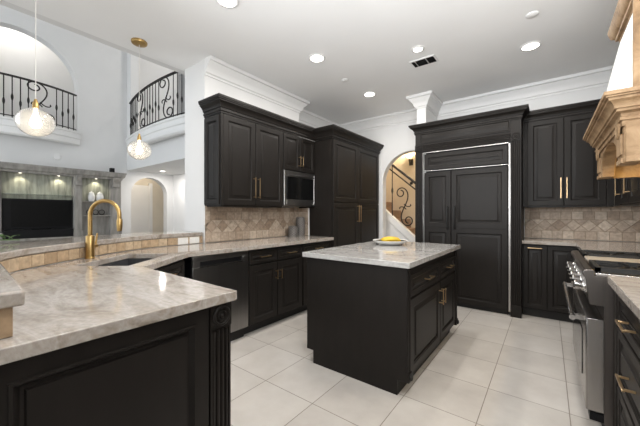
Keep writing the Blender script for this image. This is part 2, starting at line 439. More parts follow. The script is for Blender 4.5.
# ------------------------------------------------------------------ tile fields
def tiles(name, rects, fn, N, m, grout, label, cat, th=.006, gap=.0035):
    """rects: list of 2D polygons; fn maps (u,v) to 3D; N(u) the outward normal"""
    bm = B(); tints = []
    for poly in rects:
        cx = sum(p[0] for p in poly)/len(poly); cy = sum(p[1] for p in poly)/len(poly)
        n = N(cx)
        def shrink(d):
            q = []
            k = len(poly)
            for i in range(k):
                a = V(poly[i-1]); c = V(poly[i]); e = V(poly[(i+1) % k])
                d0 = (c-a).normalized(); d1 = (e-c).normalized()
                n0 = V((-d0.y, d0.x)); n1 = V((-d1.y, d1.x)); mm = n0+n1
                if mm.length < 1e-4: mm = n0
                mm = mm/max(.25, mm.dot(n0)); q.append(c+mm*d)
            return q
        try:
            a = [bm.verts.new(fn(*p)) for p in shrink(gap/2)]
            c = [bm.verts.new(V(fn(*p))+n*(th*.7)) for p in shrink(gap/2)]
            e = [bm.verts.new(V(fn(*p))+n*th) for p in shrink(gap/2+.003)]
            tv = min(1, max(0, random.gauss(.5, .27)))
            k = len(poly)
            for r0, r1 in ((a, c), (c, e)):
                for i in range(k):
                    bm.faces.new((r0[i], r0[(i+1) % k], r1[(i+1) % k], r1[i])); tints.append(tv)
            bm.faces.new(e); tints.append(tv)
        except ValueError:
            pass
    return bm, tints
def clip(poly, u0, u1):
    def half(P, f):
        out = []
        for i in range(len(P)):
            a, c = P[i-1], P[i]; fa, fc = f(a), f(c)
            if (fa >= 0) != (fc >= 0):
                t = fa/(fa-fc); out.append((a[0]+(c[0]-a[0])*t, a[1]+(c[1]-a[1])*t))
            if fc >= 0: out.append(c)
        return out
    P = half(poly, lambda p: p[0]-u0)
    if P: P = half(P, lambda p: u1-p[0])
    if len(P) < 3: return None
    A = sum(P[i-1][0]*P[i][1]-P[i][0]*P[i-1][1] for i in range(len(P)))/2
    return P if abs(A) > 2e-4 else None
def splash_pattern(L_):
    """rows: square tiles, a diamond band, square tiles, a narrow top row"""
    out = []
    def row(v0, v1, w_, off):
        u = -off
        while u < L_:
            p = clip([(u, v0), (u+w_, v0), (u+w_, v1), (u, v1)], 0, L_)
            if p: out.append(p)
            u += w_
    row(.918, 1.022, .106, .03); row(1.164, 1.262, .106, .05); row(1.262, 1.322, .085, .02)
    d = .142; z0, zm, z1 = 1.022, 1.093, 1.164
    u = -d
    while u < L_+d:
        for q in ([(u, zm), (u+d/2, z0), (u+d, zm), (u+d/2, z1)], [(u-d/2, z0), (u+d/2, z0), (u, zm)], [(u-d/2, z1), (u, zm), (u+d/2, z1)]):
            p = clip(q, 0, L_)
            if p: out.append(p)
        u += d
    return out
def splash(name, O, U, N, L_, label):
    O, U, N = V(O), V(U), V(N)
    t = thing(name, label, 'backsplash', O+U*L_/2+V((0, 0, .917)))
    g = B(); obox(g, O+V((0, 0, .917)), U, EZ, N, L_, .405, .006); part('grout_bed', g, GROUT, t)
    bm, ti = tiles('tile', splash_pattern(L_), lambda u, v: O+U*u+EZ*v+N*.006, lambda u: N, TRAV, GROUT, '', '')
    loc = ROOT[t.name]; bmesh.ops.translate(bm, vec=-loc, verts=bm.verts)
    me = bpy.data.meshes.new('tile_field'); bm.to_mesh(me); bm.free(); me.materials.append(TRAV)
    o = bpy.data.objects.new('tile_field', me); COL.objects.link(o); o.parent = t; set_tint(o, ti)
splash('tile_backsplash', (WL+.001, YP+.005, 0), EY, EX, 1.54, 'travertine backsplash with a diamond band below the microwave and left wall cabinets')
splash('tile_backsplash', (WL+.008, 3.383, 0), EX, -EY, .185, 'narrow tiled return on the pantry side behind the canisters')
splash('tile_backsplash', (-.245, YB-.001, 0), EX, -EY, XR+.245, 'travertine backsplash with a diamond band beside the panelled refrigerator')
splash('tile_backsplash', (XR-.002, YB-.015, 0), -EY, -EX, 4.4, 'travertine backsplash running along the range wall on the right')

b = B(); box(b, -2.775, -2.768, 3.366, 3.383, .917, 1.318); single('edge_trim', b, TRIM, 'thin white edge strip of the tiled return beside the pantry', 'trim')
# ------------------------------------------------------------------ raised bar behind the sink
def catmull(P, n=8):
    P = [V(p) for p in P]; out = []
    for i in range(len(P)-1):
        p0, p1_, p2_, p3 = P[max(i-1, 0)], P[i], P[i+1], P[min(i+2, len(P)-1)]
        for k in range(n):
            t = k/n
            out.append(.5*((2*p1_)+(p2_-p0)*t+(2*p0-5*p1_+4*p2_-p3)*t*t+(3*p1_-p0-3*p2_+p3)*t**3))
    out.append(P[-1]); return out
BARC = catmull([(-2.14, .185), (-2.33, .285), (-2.47, .43), (-2.64, .66), (-2.82, .93), (-2.955, 1.22), (-3.0, 1.52), (-3.0, 1.825)], 7)
BARP = [V((-1.42, .155))]+BARC     # travels -X then +Y: kitchen is on the right
def offs(path, d):
    out = []; n = len(path)
    for i in range(n):
        a = (path[i]-path[i-1]).normalized() if i else (path[1]-path[0]).normalized()
        c = (path[i+1]-path[i]).normalized() if i < n-1 else a
        n0 = V((a.y, -a.x)); n1 = V((c.y, -c.x)); m = n0+n1; m = m/max(.3, m.dot(n0)); out.append(path[i]+m*d)
    return out
def strip(bm, path, d0, d1, z0, z1):
    sweep(bm, [tuple(p) for p in path], [(d0, z0), (d1, z0), (d1, z1), (d0, z1)])
b = B(); strip(b, BARP, -.125, 0, 0, .994); struct('wall_bar', b, WALL)
bar = thing('bar_counter', 'raised curved stone bar top edging the sink counter', 'counter', (-2.7, .9, .995))
slab_path = [V((-1.088, .142)), V((-1.42, .157))]+BARC[:-1]+[V((-3.0, 1.822))]
b = B(); strip(b, slab_path, -.42, .014, .995, 1.035); part('stone_slab', b, STONE, bar, bev=.006)
# tiles on the bar face
seglen = [0]
for a, c in zip(BARP, BARP[1:]): seglen.append(seglen[-1]+(c-a).length)
def bar_at(u):
    u = min(max(u, 0), seglen[-1]-1e-6)
    for i in range(len(BARP)-1):
        if u <= seglen[i+1]:
            t = (u-seglen[i])/(seglen[i+1]-seglen[i]); d = (BARP[i+1]-BARP[i]).normalized()
            return BARP[i]+(BARP[i+1]-BARP[i])*t, V((d.y, -d.x, 0))
rects = []; u = .002
while u < seglen[-1]-.02:
    u2 = min(u+.088, seglen[-1]-.002); rects.append([(u, .917), (u2, .917), (u2, .992), (u, .992)]); u = u2
bm, ti = tiles('t', rects, lambda u, v: V((*bar_at(u)[0], v))+bar_at(u)[1]*.002, lambda u: bar_at(u)[1], BART, GROUT, '', '', th=.008)
bt = thing('bar_backsplash', 'single course of honey-coloured tiles under the raised bar top', 'backsplash', (-2.5, .6, .917))
bmesh.ops.translate(bm, vec=-ROOT[bt.name], verts=bm.verts)
me = bpy.data.meshes.new('tile_course'); bm.to_mesh(me); bm.free(); me.materials.append(BART)
o = bpy.data.objects.new('tile_course', me); COL.objects.link(o); o.parent = bt; set_tint(o, ti)
b = B(); strip(b, BARP, .0005, .003, .917, .993); part('grout_bed', b, GROUT, bt)
# tile on the open end of the bar wall
b = B(); box(b, -1.415, -1.105, -.11, .136, .916, .994); part('end_tile', b, BART, bt, bev=.002)

# ------------------------------------------------------------------ continuous sink / peninsula / left worktop
dA, dB = V((-1.945, .795)), V((-2.36, 1.31))
dd = (dB-dA).normalized(); dn = V((-dd.y, dd.x))         # along the diagonal, and inward
if dn.x > 0: dn = -dn
barin = [tuple(p) for p in offs(BARC, .012)]
top_outer = [(-1.03, .785), (-1.945, .795), (-2.36, 1.31), (-2.335, 1.63), (-2.325, 3.368), (WL+.014, 3.368), (WL+.014, 1.84), (WL+.014-.0, 1.80)]
top_outer += [tuple(p) for p in reversed(barin[:-1])]
top_outer += [(-1.42, .168), (-1.42, -.42), (-1.03, -.42)]
def sk(a, n): p = dA+dd*a+dn*n; return (p.x, p.y)
sink_hole = [sk(.035, .115), sk(.60, .115), sk(.60, .455), sk(.035, .455)]
wt = thing('worktop', 'beige quartzite worktop of the sink peninsula and left wall run', 'counter', (-2.0, 1.2, .875))
b = B(); plate(b, [top_outer, sink_hole], lambda x, y: (x, y, .875), (0, 0, .04)); part('stone_slab', b, STONE, wt, bev=.004)
sink = thing('sink', 'dark undermount sink sunk in the angled corner of the worktop', 'sink', (*sk(.325, .33), .66))
b = B()
def ringz(m, z): return [b.verts.new((*sk(.035-m, .115-m), z)), b.verts.new((*sk(.60+m, .115-m), z)), b.verts.new((*sk(.60+m, .455+m), z)), b.verts.new((*sk(.035-m, .455+m), z))]
rs = [ringz(.02, .66), ringz(.02, .873), ringz(-.002, .873), ringz(-.006, .69), ringz(-.03, .675)]
for a, c in zip(rs, rs[1:]):
    for j in range(4): b.faces.new((a[j], a[(j+1) % 4], c[(j+1) % 4], c[j]))
b.faces.new(rs[0]); b.faces.new(rs[-1]); part('bowl', b, SINKM, sink)
b = B(); lathe(b, (*sk(.325, .33), .676), [(.045, 0), (.045, .004), (.03, .005), (.028, .001), (0, .001)]); part('drain', b, STEEL, sink)
# faucet
fp = sk(.352, .572); F0 = V((fp[0], fp[1], .915)); fd = V((-dn.x, -dn.y, 0))
fa = thing('faucet', 'tall brushed brass gooseneck faucet behind the sink', 'faucet', F0)
b = B(); lathe(b, F0, [(.030, 0), (.030, .006), (.027, .010), (.0265, .155), (.024, .162), (.0165, .166)]); part('base', b, BRASS, fa)
Rg = .103; zc = .31
pts = [F0+EZ*(.16+.15*k/4) for k in range(5)]
pts += [F0+EZ*zc+fd*(Rg-Rg*math.cos(a))+EZ*Rg*math.sin(a) for a in [PI*k/20 for k in range(1, 20)]]
pts += [F0+fd*2*Rg+EZ*(zc-.0), F0+fd*(2*Rg+.001)+EZ*(zc-.03)]
b = B(); tube(b, pts, .0138, 14); part('spout', b, BRASS, fa)
b = B(); q = F0+fd*(2*Rg+.001)+EZ*(zc-.028); lathe(b, q, [(.0155, 0), (.0185, -.006), (.0185, -.05), (.0155, -.085), (.011, -.088), (0, -.086)], 18); part('spray_head', b, BRASS, fa)
sd = V((dd.x, dd.y, 0))
b = B(); cyl(b, F0+EZ*.085, F0+EZ*.085+sd*.062, .0155, 14); tube(b, [F0+EZ*.085+sd*.053, F0+EZ*.12+sd*.060, F0+EZ*.175+sd*.072], [.008, .007, .0055], 10); part('lever', b, BRASS, fa)

# wall outlets on the bar tiles
def outlet(u, label):
    p, n = bar_at(u); P = V((p.x, p.y, .918+.036))+n*.011; t = V((-n.y, n.x, 0))
    o_ = thing('outlet', label, 'outlet', P, 'outlets on the bar tiles')
    b = B(); obox(b, P-t*.054-EZ*.034, t, EZ, n, .108, .068, .005); part('cover_plate', b, WPLAS, o_, bev=.0015)
    for s in (-1, 1):
        b = B(); obox(b, P+t*(s*.026-.017)-EZ*.015+n*.005, t, EZ, n, .034, .03, .0018); part('socket', b, PORC, o_)
L0 = seglen[-1]
outlet(L0-.225, 'white outlet plate on the bar tiles, left one of two')
outlet(L0-.10, 'white outlet plate on the bar tiles, nearest the left wall')

# ------------------------------------------------------------------ cabinet building blocks
def door(parent, name, O, U, N, w_, h, hd=None, fr=.058, t=.02, split=None, label=None):
    """hd = (u, v, length, 'v'|'h') pull position on the door"""
    b = B()
    if split:
        a = split-O[2]; rpanel(b, O, U, N, w_, a, t, fr); rpanel(b, V(O)+EZ*a, U, N, w_, h-a, t, fr)
    else: rpanel(b, O, U, N, w_, h, t, fr)
    d = part(name, b, CAB, parent, label)
    if hd:
        hb = B(); pull(hb, V(O)+V(U)*hd[0]+EZ*hd[1]+V(N)*t, EZ if hd[3] == 'v' else U, N, hd[2]); part('pull_handle', hb, GOLD, d, 'champagne gold bar pull', bev=.001)
    return d
CCP = lambda z, h=.16, o=.075: [(0, z), (.008, z), (.008, z+h*.10), (.018, z+h*.13), (.018, z+h*.20), (.011, z+h*.22), (.011, z+h*.32), (.020, z+h*.34), (.022, z+h*.42), (.030, z+h*.52), (.044, z+h*.62), (o*.78, z+h*.68), (o*.78, z+h*.75), (o*.90, z+h*.77), (o*.90, z+h*.83), (o, z+h*.86), (o, z+h), (0, z+h)]
def pilaster(bm, O, U, N, w_, z0, z1, n=4, depth=.03):
    """fluted shaft: slab with half-round ribs"""
    O, U, N = V(O), V(U), V(N)
    obox(bm, O+EZ*z0, U, EZ, N, w_, z1-z0, depth-.008)
    r = w_*.86/n/2*.8
    for k in range(n):
        c = O+U*(w_*.07+w_*.86*(k+.5)/n)+N*(depth-.008)
        tube(bm, [c+EZ*(z0+.01), c+EZ*(z1-.01)], r, 8)
    for e in (0, w_-.008): obox(bm, O+U*e+EZ*z0, U, EZ, N, .008, z1-z0, depth)
def rosette(bm, O, U, N, w_, z0, h, depth):
    O, U, N = V(O), V(U), V(N)
    obox(bm, O+EZ*z0, U, EZ, N, w_, h, depth)
    c = O+U*w_/2+EZ*(z0+h/2)+N*depth; r = min(w_, h)*.43
    lathe(bm, c, [(r, 0), (r, .006), (r*.9, .010), (r*.78, .010), (r*.68, .003), (r*.56, .003), (r*.48, .009), (r*.36, .009), (r*.28, .003), (r*.18, .009), (0, .011)], 28, N)

# ------------------------------------------------------------------ left wall cabinets
XU = -2.666; Z0 = 1.322; ZT = 2.275
t = thing('wall_cabinet', 'two-door dark wall cabinet at the open end of the left wall', 'cabinet', (-2.82, 2.28, Z0), 'dark wall cabinets on the left wall')
b = B(); box(b, WL+.002, XU-.02, YP, 2.738, Z0, ZT); box(b, WL+.03, XU-.02, YP+.01, 2.73, Z0-.012, Z0); part('carcass', b, CAB, t)
b = B(); box(b, XU-.02, XU-.001, YP, YP+.028, Z0, ZT); part('face_stile', b, CAB, t)
door(t, 'door', (XU-.02, YP+.03, Z0+.006), EY, EX, .425, ZT-Z0-.008, (.397, .20, .235, 'v'))
door(t, 'door', (XU-.02, YP+.463, Z0+.006), EY, EX, .440, ZT-Z0-.008, (.028, .20, .235, 'v'))
b = B(); rpanel(b, (WL+.012, YP, Z0+.012), EX, -EY, .270, ZT-Z0-.03, .014, .045); part('side_panel', b, CAB, t)
t = thing('wall_cabinet', 'short two-door dark wall cabinet over the microwave', 'cabinet', (-2.82, 3.06, 1.80), 'dark wall cabinets on the left wall')
b = B(); box(b, WL+.002, XU-.02, 2.74, 3.380, 1.80, ZT); part('carcass', b, CAB, t)
door(t, 'door', (XU-.02, 2.745, 1.806), EY, EX, .312, ZT-1.809, (.288, .13, .14, 'v'), fr=.048)
door(t, 'door', (XU-.02, 3.062, 1.806), EY, EX, .312, ZT-1.809, (.024, .13, .14, 'v'), fr=.048)
t = thing('microwave', 'built-in stainless microwave with a black window', 'microwave', (-2.82, 3.06, 1.335), None)
b = B(); box(b, WL+.02, XU-.02, 2.742, 3.378, 1.335, 1.798); part('housing', b, DSTEEL, t)
b = B(); rpanel(b, (XU-.02, 2.745, 1.34), EY, EX, .63, .452, .028, rings=[(0, 0), (0, .024), (.004, .028), (.02, .028), (.024, .024), (.03, .024)]); part('trim_frame', b, DSTEEL, t)
b = B(); obox(b, (XU+.004, 2.79, 1.425), EY, EZ, EX, .54, .29, .012); d_ = part('door', b, DARKGLASS, t, 'black glass window', bev=.003)
b = B(); cyl(b, (XU+.03, 2.80, 1.735), (XU+.03, 3.32, 1.735), .008); [cyl(b, (XU+.006, y, 1.735), (XU+.03, y, 1.735), .006) for y in (2.84, 3.28)]; part('handle', b, DSTEEL, d_)
b = B(); obox(b, (XU+.004, 2.79, 1.36), EY, EZ, EX, .54, .045, .008); part('control_strip', b, DSTEEL, t, bev=.002)
# tall pantry
XT = -2.35
t = thing('pantry_cabinet', 'tall four-door dark pantry cabinet beside the arched opening', 'cabinet', (-2.66, 4.09, 0))
b = B(); box(b, -2.998, XT-.02, 3.384, 4.80, .10, ZT); part('carcass', b, CAB, t)
b = B(); box(b, -2.998, XT-.08, 3.384, 4.80, 0, .10); part('toe_kick', b, KICK, t)
for y0, y1, hu in ((3.40, 4.066, .64), (4.072, 4.785, .028)):
    door(t, 'door', (XT-.02, y0, 1.402), EY, EX, y1-y0, ZT-1.403, None)
    door(t, 'door', (XT-.02, y0, .115), EY, EX, y1-y0, 1.275, (hu, 1.12, .26, 'v'))
# one crown runs over wall cabinets and pantry
b = B(); sweep(b, [(WL+.001, YP), (XU-.004, YP), (XU-.004, 3.375), (XT-.004, 3.375), (XT-.004, 4.80), (-2.97, 4.80)], CCP(ZT+.001, .158))
box(b, WL+.002, XU-.02, YP+.01, 3.38, ZT+.13, ZT+.15); box(b, -2.99, XT-.02, 3.39, 4.79, ZT+.13, ZT+.15)
single('crown_molding', b, CAB, 'dark crown molding over the left wall cabinets and pantry', 'molding', smooth=40)

# ------------------------------------------------------------------ left base run
XF = -2.37
t = thing('dishwasher', 'dark stainless dishwasher with a recessed pocket handle', 'dishwasher', (-2.66, 1.645, 0))
b = B(); box(b, WL+.02, XF-.03, 1.352, 1.938, .10, .872); part('tub', b, BLKM, t)
b = B(); box(b, XF-.03, XF, 1.352, 1.938, .115, .775); box(b, XF-.03, XF, 1.352, 1.938, .822, .868); box(b, XF-.03, XF, 1.352, 1.42, .775, .822); box(b, XF-.03, XF, 1.87, 1.938, .775, .822)
d_ = part('door', b, DSTEEL, t, bev=.002)
b = B(); box(b, XF-.028, XF-.022, 1.42, 1.87, .775, .822); part('handle_recess', b, BLKM, d_)
b = B(); box(b, XF-.02, XF+.006, 1.42, 1.87, .772, .782); part('handle_lip', b, STEEL, d_)
b = B(); box(b, WL+.02, XF-.07, 1.352, 1.938, 0, .10); part('toe_kick', b, KICK, t)
t = thing('base_cabinet', 'dark base cabinet with two drawers and two doors right of the dishwasher', 'cabinet', (-2.66, 2.36, 0), 'dark base cabinets under the left worktop')
b = B(); box(b, WL+.02, XF-.02, 1.942, 2.772, .10, .872); part('carcass', b, CAB, t)
b = B(); box(b, WL+.02, XF-.10, 1.942, 2.772, 0, .10); part('toe_kick', b, KICK, t)
for y0, wd, hu in ((1.955, .385, .357), (2.35, .41, .028)):
    door(t, 'drawer', (XF-.02, y0, .722), EY, EX, wd, .135, (wd/2, .07, .14, 'h'), fr=.03)
    door(t, 'door', (XF-.02, y0, .115), EY, EX, wd, .59, (hu, .46, .10, 'v'))
t = thing('base_cabinet', 'dark base cabinet with one drawer and door against the pantry', 'cabinet', (-2.66, 3.07, 0), 'dark base cabinets under the left worktop')
b = B(); box(b, WL+.02, XF-.02, 2.776, 3.378, .10, .872); part('carcass', b, CAB, t)
b = B(); box(b, WL+.02, XF-.10, 2.776, 3.378, 0, .10); part('toe_kick', b, KICK, t)
door(t, 'drawer', (XF-.02, 2.785, .722), EY, EX, .585, .135, (.29, .07, .14, 'h'), fr=.03)
door(t, 'door', (XF-.02, 2.785, .115), EY, EX, .585, .59, (.555, .46, .10, 'v'))
# angled sink base
SU = V((dd.x, dd.y, 0)); SN = V((-dn.x, -dn.y, 0))
SO = V((*sk(.02, .032), 0))
t = thing('sink_base_cabinet', 'angled dark sink base cabinet left of the dishwasher', 'cabinet', (*sk(.33, .25), 0))
b = B(); plate(b, [[sk(.02, .052), sk(.60, .052), (-2.40, 1.346), (-2.90, 1.346), (-2.86, 1.14), (-2.58, .70), sk(.02, .56)]], lambda x, y: (x, y, .10), (0, 0, .54)); part('carcass', b, CAB, t)
b = B(); obox(b, SO+SN*-.02+EZ*.10, SU, EZ, SN, .615, .772, .018); part('face_frame', b, CAB, t)
door(t, 'drawer', SO+SU*.012+EZ*.722, SU, SN, .585, .135, (.29, .07, .16, 'h'), fr=.03, t=.018)
door(t, 'door', SO+SU*.012+EZ*.115, SU, SN, .289, .595, (.262, .47, .10, 'v'), t=.018)
door(t, 'door', SO+SU*.308+EZ*.115, SU, SN, .289, .595, (.028, .47, .10, 'v'), t=.018)
b = B(); plate(b, [[sk(.03, .12), sk(.58, .12), (-2.44, 1.34), (-2.80, 1.34), sk(.03, .5)]], lambda x, y: (x, y, 0), (0, 0, .10)); part('toe_kick', b, KICK, t)
# peninsula
t = thing('peninsula_cabinet', 'dark peninsula with a large raised end panel and fluted corner post', 'cabinet', (-1.5, .45, 0))
b = B(); box(b, -1.93, -1.085, .20, .735, .10, .872); box(b, -1.40, -1.085, -.42, .14, .10, .872); part('carcass', b, CAB, t)
b = B(); box(b, -1.93, -1.13, .16, .68, 0, .10); part('toe_kick', b, KICK, t)
b = B(); box(b, -1.085, -1.06, -.42, .068, 0, .868); rpanel(b, (-1.085, .068, .0), EY, EX, .604, .868, .025, .0, rings=[(0, 0), (0, .025), (.052, .025), (.055, .031), (.062, .031), (.068, .020), (.076, .012), (.084, .012), (.088, .020), (.092, .021)]); part('end_panel', b, CAB, t)
b = B(); pilaster(b, (-1.085, .677, 0), EY, EX, .093, .10, .775, 4, .03); obox(b, (-1.085, .672, 0), EY, EZ, EX, .102, .10, .04); p_ = part('corner_post', b, CAB, t)
b = B(); rosette(b, (-1.085, .675, 0), EY, EX, .097, .775, .095, .032); part('rosette', b, CAB, p_)
b = B(); box(b, -1.94, -1.085, .736, .752, .10, .868); rpanel(b, (-1.15, .752, .115), -EX, EY, .37, .74, .016); rpanel(b, (-1.535, .752, .115), -EX, EY, .37, .74, .016); part('front_panel', b, CAB, t)

# ------------------------------------------------------------------ island
isl = thing('kitchen_island', 'dark freestanding kitchen island with drawers and doors', 'island', (-1.17, 2.61, 0))
IX0, IX1, IY0, IY1 = -1.612, -.748, 1.938, 3.31
b = B(); box(b, IX0+.02, IX1-.02, IY0+.02, IY1-.02, .105, .874); part('carcass', b, CAB, isl)
b = B(); plate(b, [[(IX0, .105), (-1.546, .105), (-1.546, .0), (-.815, .0), (-.815, .105), (IX1, .105), (IX1, .873), (IX0, .873)]], lambda x, z: (x, IY0, z), (0, .02, 0)); part('end_panel', b, CAB, isl, bev=.0015)
b = B(); box(b, -1.546, -.815, IY0+.02, IY1, 0, .105); part('toe_kick', b, KICK, isl)
b = B(); box(b, IX0, IX1, IY1-.02, IY1, .105, .873); part('end_panel', b, CAB, isl)
b = B(); rpanel(b, (IX0, IY1, .105), -EY, -EX, IY1-IY0-.02, .768, .012, .12); part('back_panel', b, CAB, isl)
for y0 in (IY0+.005, IY1-.062):
    b = B(); pilaster(b, (IX1-.02, y0, 0), EY, EX, .057, .16, .86, 2, .026); obox(b, (IX1-.02, y0-.003, .105), EY, EZ, EX, .063, .055, .034); lathe(b, (IX1+.016, y0+.028, .132), [(.022, 0), (.018, .010), (.008, .014), (0, .014)], 16, EX)
    part('corner_post', b, CAB, isl)
for y0, wd, hu in ((2.012, .70, .67), (2.724, .515, .028)):
    door(isl, 'drawer', (IX1-.02, y0, .655), EY, EX, wd, .16, (wd/2, .085, .15, 'h'), fr=.032)
    door(isl, 'door', (IX1-.02, y0, .12), EY, EX, wd, .522, (hu, .40, .13, 'v'))
b = B(); box(b, IX1-.02, IX1-.004, IY0+.07, IY1-.07, .82, .873); part('rail', b, CAB, isl)
b = B(); box(b, -1.633, -.715, 1.90, 3.335, .875, .915); single('island_countertop', b, STONE2, 'grey veined stone countertop on the kitchen island', 'counter', bev=.004)

# fruit bowl
BC = V((-1.30, 2.91, .915))
t = thing('fruit_bowl', 'shallow white bowl of bananas on the island', 'bowl', BC)
b = B(); lathe(b, BC, [(.07, 0), (.085, .002), (.14, .018), (.175, .043), (.179, .047), (.172, .048), (.136, .026), (.08, .012), (0, .010)], 40); part('dish', b, PORC, t, smooth=60)
b = B(); lathe(b, BC, [(0, .0115), (.08, .0135), (.135, .0275), (.158, .040), (.160, .043), (.154, .043), (.132, .031), (.08, .017), (0, .015)], 40, caps=False); part('lining', b, BLKM, t, 'dark inner lining', smooth=60)
def banana(ang, off, lift, label):
    r0 = .115; c = BC+V(off)+EZ*(.060+lift); d = V((math.cos(ang), math.sin(ang), 0)); n = V((-d.y, d.x, 0))
    pts, rr = [], []
    for k in range(15):
        a = (k/14-.5)*1.9; pts.append(c+d*r0*math.sin(a)+n*(r0*(1-math.cos(a))*.5)+EZ*(r0*(math.cos(a)-1)*.45))
        e = abs(k/14-.5)*2; rr.append(.0185*(1-e**5*.70))
    t_ = thing('banana', label, 'banana', c, 'bananas in the island bowl')
    b = B(); tube(b, pts, rr, 6); part('peel', b, YEL, t_, smooth=25)
    s_ = (pts[0]-pts[1]).normalized(); b = B(); tube(b, [pts[0], pts[0]+s_*.015+EZ*.003, pts[0]+s_*.03+EZ*.008], [.006, .0048, .0055], 7); part('stem', b, BROWNTIP, t_, 'brown stem')
nn_ = V((-math.sin(.65), math.cos(.65), 0))
for k, lb in enumerate(('banana at the front of the white bowl', 'second banana from the front in the white bowl', 'third banana from the front in the white bowl', 'banana at the back of the white bowl')):
    banana(.65, V((.012, -.012, 0))+nn_*(-.058+.0378*k), (-.002, .008, .008, .0)[k], lb)
# ------------------------------------------------------------------ refrigerator and its surround
FY = 4.25
s = thing('refrigerator_surround', 'dark crowned surround with fluted pilasters framing the refrigerator', 'cabinet', (-.88, 4.5, 0))
for x0 in (-1.515, -.352):
    b = B(); pilaster(b, (x0, FY+.03, 0), EX, -EY, .102, .14, 2.11, 4, .03); obox(b, (x0-.004, FY+.03, 0), EX, EZ, -EY, .110, .14, .04); p_ = part('pilaster', b, CAB, s)
    b = B(); rosette(b, (x0-.002, FY+.03, 0), EX, -EY, .106, 2.11, .10, .036); part('rosette', b, CAB, p_)
b = B(); box(b, -1.515, -.25, FY+.008, FY+.03, 2.10, 2.39); part('frieze', b, CAB, s)
b = B(); rpanel(b, (-1.45, FY+.008, 2.228), EX, -EY, 1.09, .142, .012, rings=[(0, 0), (0, .012), (.012, .012), (.02, .003), (.03, .003), (.05, .010)]); part('frieze_panel', b, CAB, s)
b = B()
for k in range(5): cyl(b, (-1.41, FY+.008, 2.122+.019*k), (-.352, FY+.008, 2.122+.019*k), .0095, 10)
part('reeded_molding', b, CAB, s)
b = B(); box(b, -.272, -.25, FY+.03, 4.835, 0, 2.38); box(b, -1.37, -.25, FY+.03, 4.835, 2.36, 2.38); part('side_panel', b, CAB, s)
b = B(); sweep(b, [(-1.515, 4.29), (-1.515, FY+.006), (-.25, FY+.006), (-.25, 4.442)], CCP(2.30+.06, .135, .075)); box(b, -1.37, -.26, FY+.02, 4.83, 2.47, 2.49); part('crown', b, CAB, s, smooth=40)
f = thing('refrigerator', 'built-in refrigerator faced with dark cabinet panels and steel trim', 'refrigerator', (-.88, 4.5, 0))
b = B(); box(b, -1.372, -.362, FY+.035, 4.82, .06, 2.09); part('housing', b, BLKM, f)
b = B(); box(b, -1.41, -1.402, FY+.004, FY+.03, .05, 2.09); box(b, -.378, -.356, FY+.004, FY+.03, .05, 2.098); box(b, -1.41, -.356, FY+.004, FY+.03, 2.084, 2.098); box(b, -1.392, -.382, FY+.006, FY+.03, 1.828, 1.838); part('steel_trim', b, STEEL, f, 'brushed steel trim', bev=.002)
b = B(); rpanel(b, (-1.388, FY+.03, 1.848), EX, -EY, 1.002, .222, .024, .05); part('grille_panel', b, CAB, f)
for nm, x0, x1, hx in (('freezer_door', -1.388, -1.036, -1.075), ('fridge_door', -1.028, -.386, -.985)):
    d_ = door(f, nm, (x0, FY+.03, .06), EX, -EY, x1-x0, 1.752, None, fr=.062, t=.026, split=1.045)
    b = B(); P = V((hx, FY+.004, 1.18)); tube(b, [P+EZ*-.15-EY*.0, P+EZ*-.145-EY*.035, P+EZ*-.12-EY*.042, P+EZ*.12-EY*.042, P+EZ*.145-EY*.035, P+EZ*.15], .0085, 10)
    part('handle', b, IRON, d_, 'black bar handle')
b = B(); box(b, -1.388, -.386, FY+.06, 4.8, 0, .06); part('toe_kick', b, KICK, f)

# ------------------------------------------------------------------ back run right of the refrigerator
YF = 4.36
t = thing('base_cabinet', 'dark base cabinet between refrigerator and range', 'cabinet', (.1, 4.6, 0))
b = B(); box(b, -.246, .88, YF+.02, YB-.01, .10, .872); part('carcass', b, CAB, t)
b = B(); box(b, -.246, .88, YF+.07, YB-.01, 0, .10); part('toe_kick', b, KICK, t)
door(t, 'door', (-.236, YF+.02, .115), EX, -EY, .228, .745, (.114, .715, .14, 'h'), fr=.045)
door(t, 'door', (-.002, YF+.02, .115), EX, -EY, .262, .745, None, fr=.045)
t = thing('base_cabinet', 'dark corner base cabinet tucked behind the far side of the range', 'cabinet', (.58, 3.75, 0))
b = B(); box(b, .29, .88, 3.222, YF+.015, .10, .872); part('carcass', b, CAB, t)
b = B(); box(b, .34, .88, 3.222, YF+.015, 0, .10); part('toe_kick', b, KICK, t)
door(t, 'drawer', (.29, 3.86, .722), -EY, -EX, .62, .14, (.32, .07, .14, 'h'), fr=.03)
door(t, 'door', (.29, 3.86, .115), -EY, -EX, .62, .59, (.06, .47, .12, 'v'))
b = B(); plate(b, [[(-.248, 4.325), (.245, 4.325), (.245, 3.212), (XR-.014, 3.212), (XR-.014, YB-.014), (-.248, YB-.014)]], lambda x, y: (x, y, .875), (0, 0, .04))
single('corner_countertop', b, STONE, 'beige stone countertop in the corner between refrigerator and range', 'counter', bev=.004)
t = thing('wall_cabinet', 'two-door dark wall cabinet between refrigerator and range hood', 'cabinet', (.2, 4.7, Z0))
YU = 4.52; ZU = 2.375
b = B(); box(b, -.247, .575, YU+.02, YB-.015, Z0, ZU); part('carcass', b, CAB, t)
door(t, 'door', (-.203, YU+.02, Z0+.01), EX, -EY, .35, ZU-Z0-.012, (.325, .205, .24, 'v'))
door(t, 'door', (.152, YU+.02, Z0+.01), EX, -EY, .36, ZU-Z0-.012, (.025, .205, .24, 'v'))
b = B(); box(b, .514, .575, YU+.002, YU+.02, Z0, ZU); box(b, -.21, .57, YU+.015, YU+.03, Z0-.012, Z0); part('face_stile', b, CAB, t)
